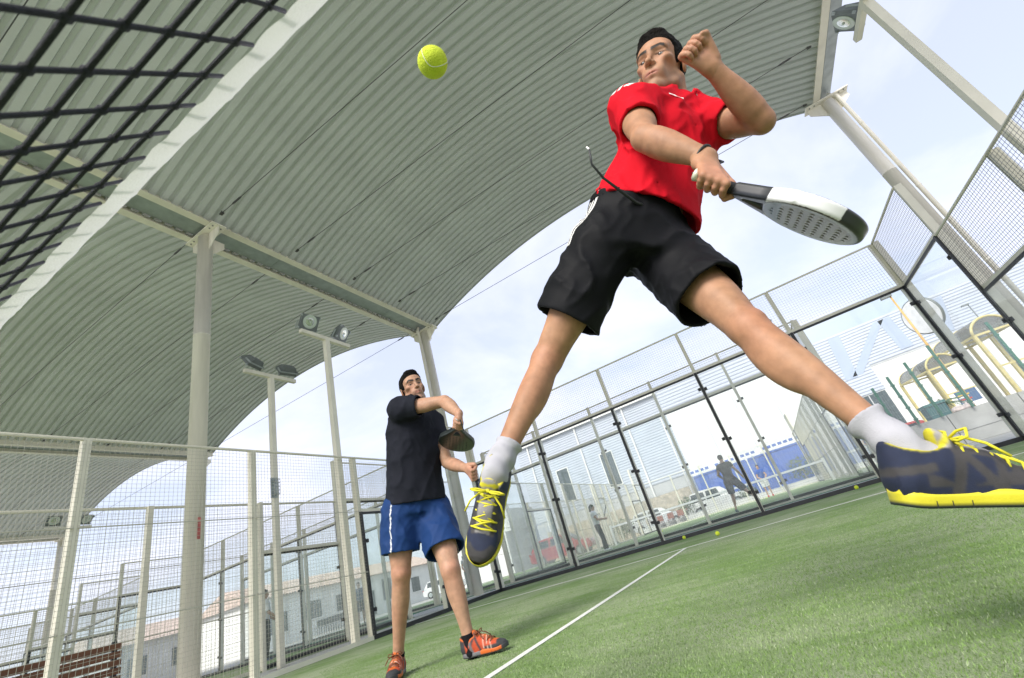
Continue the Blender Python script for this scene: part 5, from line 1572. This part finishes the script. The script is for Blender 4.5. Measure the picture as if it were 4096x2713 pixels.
# ---- low walls
STONE = mat('beige_stone', (.42, .37, .29), .9, var=.3, scale=5, bump=.6, bscale=14)
sw = MB().box(-12, 1.2, 38.5, 39.0, -.05, 2.3).build('stone_wall', STONE); tag(sw, 'beige rubble wall behind the parked cars at left', 'wall')
lw = MB().box(-3, 9.8, 34.35, 34.6, -.05, .38).build('low_wall', PLASTER); tag(lw, 'low white wall just behind the far fence', 'wall')
cwl = thing('concrete_wall', 'stained grey concrete wall at the right below green fence posts', 'wall', (10.4, 21, 0))
for i in range(6):
    MB().box(i*2.02, i*2.02+1.995, 0, .22, -.05, 1.0+.004*(i % 2)).build('wall_panel', CONC, cwl)
MB().box(0, 12.1, -.012, -.002, .34, .355).build('wall_joint', mat('joint', (.2, .2, .2), .9), cwl)
# ---- green fence on the concrete wall
GRN = mat('green_paint', (.035, .14, .10), .5, var=.15)
GWIRE = mat('green_wire', (.28, .33, .33), .5)
gf = thing('green_fence', 'green post fence with wire panels on top of the concrete wall', 'fence', (10.4, 20.9, 1.0))
px_ = [.55, 1.16, 1.88, 2.78, 4.6, 6.5]
hs_ = [1.65, 1.85, 2.12, 2.4, 2.45, 2.45]
for x, hh in zip(px_, hs_):
    po = MB().box(x-.04, x+.04, -.04, .04, 0, hh).build('post', GRN, gf)
    for i in range(4): MB().box(x-.065, x+.065, -.055, .055, .15+i*hh/4.2, .2+i*hh/4.2).build('collar', GRN, po)
for a, b, ha, hb in zip(px_[:-1], px_[1:], hs_[:-1], hs_[1:]):
    mb = MB(); n = int((b-a)/.07)
    for i in range(n+1): x = a+(b-a)*i/n; mb.bar((x, 0, .1), (x, 0, ha+(hb-ha)*i/n-.12), .004, .004)
    for i in range(7): mb.bar((a, .006, .12+i*(ha-.3)/6), (b, .006, .12+i*(hb-.3)/6), .006, .006)
    part_stuff(mb.build('wire_panel', GWIRE, gf))
# ---- yellow shelters (trolley bays) with arched roofs
YELS = mat('yellow_steel', (.60, .51, .22), .45, var=.1)
POLY = glass_mat('smoked_sheet', (.62, .62, .60), .35, (.45, .45, .43))
BOARD = mat('price_board', (.06, .12, .25), .5, var=.1)
def shelter(x, y, z, sc, label, board):
    t = thing('shelter', label, 'shelter', (x, y, z), .25, group='yellow arched shelters')
    W_, D_, Hh = 1.3*sc, 2.4*sc, 2.0*sc
    def arc(yy, r=1.0): return [(W_/2-W_/2*math.cos(a), yy, Hh+.55*sc*math.sin(a)*r) for a in np.linspace(0, math.pi, 13)]
    for yy in (0, D_/2, D_):
        MB().tube(arc(yy), .045*sc, 8).build('arch', YELS, t, True)
        for xx in (0, W_): MB().box(xx-.05*sc, xx+.05*sc, yy-.05*sc, yy+.05*sc, -z+.0, Hh).build('post', YELS, t)
        MB().bar((0, yy, Hh), (W_, yy, Hh), .07*sc, .07*sc).build('beam', YELS, t)
    for xx in (0, W_): MB().bar((xx, 0, Hh), (xx, D_, Hh), .07*sc, .07*sc).build('beam', YELS, t)
    MB().bar((0, 0, .8*sc), (W_, 0, .8*sc), .06*sc, .06*sc).build('beam', YELS, t)
    MB().bar((W_*.1, D_*.1, Hh+.1), (W_*.9, D_*.9, Hh+.35), .06*sc, .05*sc).build('brace', YELS, t)
    a0, a1 = arc(-.02*sc, 1.04), arc(D_+.02*sc, 1.04)
    mb = MB(); mb.add(a0+a1, [(i, i+1, 13+i+1, 13+i) for i in range(12)]); mb.add([(q[0], q[1], q[2]+.012) for q in a0+a1], [(13+i, 13+i+1, i+1, i) for i in range(12)])
    mb.build('roof_sheet', POLY, t, True)
    MB().add(arc(.0), [tuple(range(13))]).build('gable_sheet', POLY, t)
    if board:
        b = MB().box(W_*.2, W_*.85, -.07, -.04, .25*sc, .78*sc).build('board', BOARD, t)
        cols = [(.7, .7, .72), (.5, .08, .06), (.75, .75, .75), (.65, .45, .05), (.05, .25, .1)]
        for i in range(5):
            m_ = mat('board_strip', cols[i], .5, var=.3, scale=30)
            MB().box(W_*.24, W_*.24+W_*(.30+.05*(i % 2)), -.078, -.071, (.29+i*.095)*sc, (.35+i*.095)*sc).build('board_strip', m_, b)
    return t
shelter(14.25, 26, 1.1, 1.0, 'nearer yellow arched shelter with a price board beyond the right glass', True)
shelter(16.1, 25.2, 1.3, 1.2, 'higher yellow arched shelter at the right edge behind the mesh', False)
# ---- round mirror-like sign, lamp posts
ds = thing('round_sign', 'large round pale sign on a yellow post above the shelters', 'sign', (16.9, 30, 0))
MB().tube([(.1, .1, 0), (.1, .1, 5.6)], .14, 10).build('post', YELS, ds, True)
sg_ax = unit((-.80, -.58, -.10))
MB().lathe((-.15, 0, 6.2), [(.98, -.06), (1.02, -.02), (1.02, .06), (.96, .09)], 36, sg_ax).build('rim', LAMPG, ds, True)
MB().lathe(tuple(V3(-.15, 0, 6.2)+sg_ax*.095), [(.95, 0), (.93, .012), (.3, .012)], 36, sg_ax).build('face', mat('sign_face', (.72, .73, .75), .4, var=.12, scale=3), ds)
def street_lamp(x, y, h, label, m, hd=(-1, 0)):
    t = thing('street_lamp', label, 'street lamp', (x, y, 0), group='thin street lamps')
    MB().tube([(0, 0, 0), (0, 0, h*.6), (0, 0, h)], [.06, .05, .035], 8).build('pole', m, t, True)
    MB().box(-.35 if hd[0] < 0 else -.05, .05 if hd[0] < 0 else .35, -.11, .11, h-.02, h+.08).build('lamp_head', LAMPG, t)
    return t
street_lamp(14.2, 24, 6.35, 'thin orange lamp post in front of the round sign', mat('orange_paint', (.62, .36, .10), .5))
street_lamp(22.6, 40, 7.7, 'small grey street lamp above the second shelter', LAMPG)
street_lamp(1.0, 37.0, 7.8, 'pale lamp post in front of the plain white hall', PLASTER)
# ---- palm, dumpster, rubbish
LEAF = mat('palm_leaf', (.06, .13, .05), .6, var=.3, scale=6)
def palm(x, y, z):
    t = thing('palm', 'small green palm beside the yellow shelter', 'palm', (x, y, 0))
    MB().tube([(0, 0, 0), (.02, 0, z*.5), (0, 0, z)], [.14, .12, .10], 8).build('trunk', STONE, t, True)
    for i in range(16):
        a = i*2.4; el = .2+.9*((i*7) % 10)/10; L = .75
        pts = [np.array([math.cos(a)*L*s*math.cos(el), math.sin(a)*L*s*math.cos(el), z+L*s*math.sin(el)-.55*s*s*L]) for s in np.linspace(0, 1, 7)]
        mb = MB(); sd = np.array([-math.sin(a), math.cos(a), 0])
        for j in range(6):
            for s in (-1, 1):
                for q in (0, .5):
                    c = pts[j]*(1-q)+pts[j+1]*q; tip = c+sd*s*(.20*(1-j/8))+(pts[j+1]-pts[j])*.9-np.array([0, 0, .06])
                    w = unit(pts[j+1]-pts[j])*.016; mb.add([c-w, c+w, tip], [(0, 1, 2)])
        mb.tube(pts, .012, 4); mb.build('frond', LEAF, t)
palm(13.5, 24.3, 1.5)
db = thing('dumpster', 'dark teal dumpster behind the concrete wall', 'dumpster', (12.75, 23.6, 0))
MB().prism([(0, 0, .15), (.55, 0, .15), (.62, 0, 1.55), (-.06, 0, 1.55)], (0, 0, 0), (0, .8, 0)).build('bin', mat('teal_plastic', (.04, .12, .13), .5), db)
MB().box(-.09, .65, -.04, .84, 1.56, 1.66).build('lid', mat('teal_lid', (.05, .15, .15), .5), db)
rb = thing('crumpled_sheet', 'pinkish white crumpled sheet below the palm', 'sheet', (13.05, 21.6, 1.02))
F = Field((-.35, -.3, -.2), (.5, .3, .4), .03); F.add(Ell((0, 0, 0), (.26, .2, .2)), 0); F.add(Ell((.22, 0, .06), (.2, .16, .12)), .06); F.warp(lambda x, y, z: .05*vnoise(x, y, z, (9, 9, 9))); F.cut((0, 0, 0), (0, 0, -1))
to_object('sheet', [F.mesh()], mat('crumple', (.66, .56, .53), .8, var=.2), rb)
hs = MB()
pts = []
for i in range(70): a = i*.5; pts.append((12.0+.42*math.cos(a)+i*.006, 12.9+.22*math.sin(a), .02+.012*math.sin(i*1.7)+i*.001))
hs.tube(pts, .012, 5); ho = hs.build('hose', mat('turquoise_hose', (.10, .50, .42), .5), None, True); tag(ho, 'coiled turquoise hose on the ground outside the right corner', 'hose')
# ---- cars
CARGL = mat('car_glass', (.03, .04, .045), .08, var=.1)
TYRE = mat('tyre', (.02, .02, .02), .8)
def car(x, y, rz, colr, label, h=1.45, L=4.2):
    t = thing('parked_car', label, 'car', (x, y, 0), rz, group='parked cars')
    pm = mat('car_paint', colr, .25, var=.04, coat=.7)
    W_ = .86
    prof = [(-L/2, .45), (-L/2+.03, .75), (-L/2+.25, .88), (-L*.22, .95), (L*.30, .92), (L/2-.15, .80), (L/2, .60), (L/2, .35), (L*.36, .22), (-L*.36, .22), (-L/2+.05, .3)]
    def sec(pr, ws): return [[(a, -w, b) for a, b in pr] for w in ws]
    n = len(prof); vs = []
    for w, s in ((-W_, .96), (-W_*.88, 1.0), (W_*.88, 1.0), (W_, .96)): vs += [(a*s, w, .55+(b-.55)*s) for a, b in prof]
    fs = [(i*n+j, i*n+(j+1) % n, (i+1)*n+(j+1) % n, (i+1)*n+j) for i in range(3) for j in range(n)]+[tuple(range(n))[::-1], tuple(range(3*n, 4*n))]
    MB().add(vs, fs).build('body', pm, t)
    cab = [(-L*.46, .90), (-L*.36, h-.06), (-L*.20, h), (L*.05, h-.02), (L*.13, h-.10), (L*.28, .93)]
    n = len(cab); vs = []
    for w in (-.78, -.60, .60, .78): vs += [(a, w if b < 1.0 else w*.86, b) for a, b in cab]
    fs = [(i*n+j, i*n+(j+1) % n, (i+1)*n+(j+1) % n, (i+1)*n+j) for i in range(3) for j in range(n)]+[tuple(range(n))[::-1], tuple(range(3*n, 4*n))]
    cb = MB().add(vs, fs).build('cabin', pm, t)
    for sg in (-1, 1):
        for a0, a1 in ((-L*.38, -L*.15), (-L*.13, L*.07)):
            MB().add([(a0, sg*.785, .96), (a1+.10 if a1 > 0 else a1, sg*.785, .96), (a1, sg*.695, h-.12), (a0+.08, sg*.695, h-.12)], [(0, 1, 2, 3)]).build('side_window', CARGL, cb)
        for a in (-L*.31, L*.31):
            wl_ = MB().lathe((a, sg*(W_-.16), .31), [(.31, 0), (.31, .17)], 18, (0, sg, 0)).build('wheel', TYRE, t)
            MB().lathe((a, sg*(W_+.012), .31), [(.19, 0), (.17, .01)], 14, (0, sg, 0)).build('rim', GALV, wl_)
        MB().box(L/2-.22, L/2-.03, sg*.6-.14, sg*.6+.14, .60, .74).build('headlight', LENS, t)
        MB().box(-L/2-.005, -L/2+.06, sg*.62-.1, sg*.62+.1, .68, .86).build('tail_light', mat('tail_red', (.4, .02, .02), .3), t)
    MB().add([(L*.285, -.66, .97), (L*.285, .66, .97), (L*.15, .56, h-.10), (L*.15, -.56, h-.10)], [(0, 1, 2, 3)]).build('windscreen', CARGL, cb)
    MB().add([(-L*.468, -.66, .95), (-L*.468, .66, .95), (-L*.378, .56, h-.12), (-L*.378, -.56, h-.12)], [(3, 2, 1, 0)]).build('rear_window', CARGL, cb)
    return t
car(2.5, 35.9, .05, (.72, .72, .72), 'white car parked before the left blue container', 1.62)
car(-2.0, 36.6, .1, (.62, .64, .66), 'silver car parked before the beige rubble wall', 1.5)
car(-6.6, 28.8, .1, (.42, .04, .05), 'red car seen through several panes beside the woman in white', 1.5)
car(-9.6, 35.5, .2, (.55, .48, .10), 'yellowish car behind the head of the woman in white', 1.6)
car(13.6, 30.5, -.4, (.45, .04, .04), 'red car at right behind the concrete wall', 1.5)
car(-24.5, 39.5, .3, (.70, .71, .72), 'white car parked at the side of the tiled house', 1.5)
# ---- tiled house and small buildings on the left
TILE = mat('red_roof_tile', (.52, .41, .35), .8, var=.25, scale=3, bump=.4, bscale=8)
hh_ = thing('tiled_house', 'long white house with red tiled roof and grilled windows at left', 'house', (-37, 28, 0))
MB().box(-7, 0, 0, 26, -.05, 4.15).build('wall', PLASTER, hh_)
rf = MB().add([(.55, -.4, 4.0), (.55, 26.4, 4.0), (-3.5, 26.4, 5.5), (-3.5, -.4, 5.5), (-7.5, 26.4, 4.0), (-7.5, -.4, 4.0)], [(0, 1, 2, 3), (3, 2, 4, 5), (0, 3, 5), (1, 4, 2)]).build('roof', TILE, hh_)
rt = MB()
for i in range(88):
    y = -.35+i*.304
    rt.tube([(.58, y, 4.02), (-3.5, y, 5.53)], .085, 6, False)
part_stuff(rt.build('roof_tiles', TILE, rf, True))
GRILLE = mat('window_grille', (.10, .11, .11), .5)
for (y0, y1, z0, z1) in ((1.5, 3.6, 1.0, 2.6), (5.2, 7.4, 1.4, 2.9), (9.4, 11.2, 1.4, 2.9), (13.0, 14.6, .1, 2.5), (16.0, 17.4, 1.2, 3.4), (18.6, 19.4, 1.2, 3.6), (21.0, 22.4, 1.2, 2.8)):
    wf = MB().box(.002, .05, y0, y1, z0, z1).build('window', DARKGL, hh_)
    MB().box(.0, .09, y0-.1, y1+.1, z0-.14, z0-.005).build('sill', PLASTER, wf)
    gm = MB()
    for i in range(8): q = y0+(y1-y0)*i/7; gm.bar((.085, q, z0), (.085, q, z1), .03, .03)
    for i in range(4): q = z0+(z1-z0)*i/3; gm.bar((.09, y0, q), (.09, y1, q), .03, .03)
    gm.build('grille', GRILLE, wf)
h3 = thing('gable_house', 'small grey gabled house at the lower left behind the fences', 'house', (-46, 22, 0))
MB().box(-9, 0, 0, 8, -.05, 3.6).build('wall', GREYW, h3)
MB().add([(.5, -.5, 3.5), (.5, 8.5, 3.5), (-4.5, 8.5, 5.2), (-4.5, -.5, 5.2), (-9.5, 8.5, 3.5), (-9.5, -.5, 3.5)], [(0, 1, 2, 3), (3, 2, 4, 5), (0, 3, 5), (1, 4, 2)]).build('roof', TILE, h3)
for y in (1.2, 4.6): w_ = MB().box(.002, .04, y, y+1.4, 1.0, 2.4).build('window', DARKGL, h3); MB().box(.041, .07, y+.65, y+.75, 1.0, 2.4).build('mullion', WHITE, w_)
h4 = thing('white_house', 'flat white building between the tiled house and the warehouse', 'building', (-30, 47, 0))
MB().box(0, 9, 0, 8, -.05, 4.2).box(5.2, 9.2, 1, 8, 4.2, 6.6).build('wall', PLASTER, h4)
for x in (1.2, 2.6, 6.4): w_ = MB().box(x, x+.9, -.04, -.002, 1.2, 3.2).build('window', DARKGL, h4); MB().box(x-.06, x+.96, -.09, -.041, 1.08, 1.18).build('sill', PLASTER, w_)
# ---- shrubs behind the far fence
SHRUB = mat('shrub_leaf', (.10, .15, .06), .7, var=.35, scale=4)
def shrub(x, y, w, h, label):
    t = thing('shrub', label, 'shrub', (x, y, 0), group='shrubs behind the far fence')
    MB().tube([(0, 0, 0), (.03, 0, h*.4), (0, .02, h*.7)], [.05, .04, .02], 6).build('stem', STONE, t)
    n = 700; q = rng.normal(0, 1, (n, 3)); q /= np.linalg.norm(q, axis=1)[:, None]; r = rng.random(n)**.4
    c = q*r[:, None]*np.array([w/2, w/2, h*.42])+np.array([0, 0, h*.56]); c += .10*np.sin(c[:, [1, 2, 0]]*9)
    mb = MB()
    for k in range(n):
        a, b = rng.normal(0, .035, 3), rng.normal(0, .035, 3); mb.add([c[k]-a, c[k]+b, c[k]+a, c[k]-b], [(0, 1, 2, 3)])
    part_stuff(mb.build('foliage', SHRUB, t))
shrub(.6, 35.2, 1.3, 1.6, 'leafy shrub left of the white car')
shrub(4.6, 35.3, 1.1, 1.1, 'low shrub behind the legs of the man in black')
shrub(8.2, 35.4, 1.8, 1.9, 'round shrub before the right container')
shrub(-4.4, 35.4, 1.6, 1.5, 'wide shrub before the beige rubble wall')
# ---- benches, chairs
BROWN = mat('brown_slat', (.155, .058, .022), .45, var=.25, scale=6, stretch=(1, .1, 1))
bt = thing('bench', 'brown slatted bench with black ends at the lower left behind the fence', 'bench', (-1.3, 1.25, -.02))
for i in range(5): MB().box(-.03+.010*i, -.005+.010*i, 0, 1.85, .92-.088*i-.07, .92-.088*i).build('slat', BROWN, bt)
for i in range(5): MB().box(.03+.09*i, .10+.09*i, 0, 1.85, .44, .468).build('slat', BROWN, bt)
for y in (.06, 1.79):
    MB().prism([(-.07, 0, 0), (-.02, 0, 0), (.04, 0, .42), (.48, 0, .40), (.48, 0, .437), (.035, 0, .437), (-.045, 0, .95), (-.075, 0, .95), (-.02, 0, .42)], (0, y-.025, 0), (0, y+.025, 0)).build('end_frame', BLACK, bt)
    MB().box(.43, .47, y-.02, y+.02, 0, .4).build('leg', BLACK, bt)
REDW = mat('red_brown_seat', (.30, .10, .06), .6, var=.2)
def chair(x, y, rz, label, m, group):
    t = thing('chair', label, 'chair', (x, y, 0), rz, group=group)
    MB().box(-.22, .22, -.22, .22, .43, .46).build('seat', m, t)
    MB().prism([(-.22, -.22, .5), (.22, -.22, .5), (.22, -.28, .86), (-.22, -.28, .86)], (0, 0, 0), (0, -.02, 0)).build('backrest', m, t)
    for a in (-.2, .2):
        for b in (-.2, .2): MB().tube([(a, b, .43), (a*1.1, b*1.15, 0)], .015, 6).build('leg', BLACK, t)
    return t
for i in range(6):
    chair(-19.5-i*.62, 22.6+i*.15, 1.2, ('rightmost', 'second from right', 'third from right', 'third from left', 'second from left', 'leftmost')[i]+' dark terrace chair in the row before the tiled house', GRILLE, 'dark terrace chairs')
for i, x in enumerate((-1.35, -.6, .1)):
    chair(x, 34.0, math.pi, ('left', 'middle', 'right')[i]+' red-brown chair of three beside the far fence', REDW, 'red-brown chairs')
# ---- nets of the other courts
def far_net(x0, x1, y, z, label):
    t = thing('court_net', label, 'net', (x0, y, z))
    L = x1-x0
    MB().box(0, L, -.02, .02, .78, .86).build('top_band', BAND, t)
    nb = MB()
    for i in range(int(L/.10)): nb.bar((i*.10, 0, .04), (i*.10, 0, .78), .006, .006)
    for j in range(9): nb.bar((0, 0, .04+j*.09), (L, 0, .04+j*.09), .006, .006)
    part_stuff(nb.build('net_mesh', NETC, t))
    for x in (.02, L-.02): MB().box(x-.05, x+.05, -.05, .05, 0, .92).build('post', WHITE, t)
far_net(-1.3, 8.5, 23.07, .045, 'net with white band across the court beyond')
# ---- balls
BALLM = mat('ball_felt', (.62, .74, .04), .9, var=.10, scale=40, bump=.7, bscale=300)
SEAM = mat('ball_seam', (.75, .76, .66), .7)
def ball(loc, label, rot=(0, 0, 0), d=.0665):
    t = thing('tennis_ball', label, 'ball', loc, group='yellow balls')
    t.rotation_euler = rot
    me = bpy.data.meshes.get('felt')
    if me is None:
        mb = MB(); n, m_ = 20, 28
        vs = [(0, 0, d/2)]+[(d/2*math.sin(math.pi*i/n)*math.cos(2*math.pi*j/m_), d/2*math.sin(math.pi*i/n)*math.sin(2*math.pi*j/m_), d/2*math.cos(math.pi*i/n)) for i in range(1, n) for j in range(m_)]+[(0, 0, -d/2)]
        fs = [(0, 1+j, 1+(j+1) % m_) for j in range(m_)]+[(1+(i-1)*m_+j, 1+i*m_+j, 1+i*m_+(j+1) % m_, 1+(i-1)*m_+(j+1) % m_) for i in range(1, n-1) for j in range(m_)]+[(1+(n-2)*m_+(j+1) % m_, 1+(n-2)*m_+j, len(vs)-1) for j in range(m_)]
        mb.add(vs, fs); me = mb.mesh('felt', True); me.materials.append(BALLM)
        sp = []
        for i in range(61):
            a = 2*math.pi*i/60; z = .45*math.sin(2*a); r = math.sqrt(1-z*z); sp.append((r*math.cos(a+.0)*d/2*.992, r*math.sin(a)*d/2*.992, z*d/2*.992))
        sm = MB().tube(sp, .0008, 5, False).mesh('seam', True); sm.materials.append(SEAM)
    link('felt', me, None, t); link('seam', bpy.data.meshes['seam'], None, t)
    return t
ball((6.214, .293, 1.407), 'yellow ball in the air below the roof', (.4, .9, .2))
ball((4.49, 9.72, .035), 'yellow ball at the foot of the back glass wall, left of two', (.1, .4, .7))
ball((5.38, 7.66, .035), 'yellow ball on the turf between service line and back wall', (.8, .1, .3))
ball((7.55, 9.7, .035), 'yellow ball at the back wall near the right shoe', (.3, .6, 1.2))
ball((1.3, 22.0, .08), 'yellow ball on the court beyond, left of the net chairs', (.3, .6, 1.2))
ball((5.7, 27.5, .08), 'yellow ball by the feet of the man in blue', (.3, .2, 1.2))
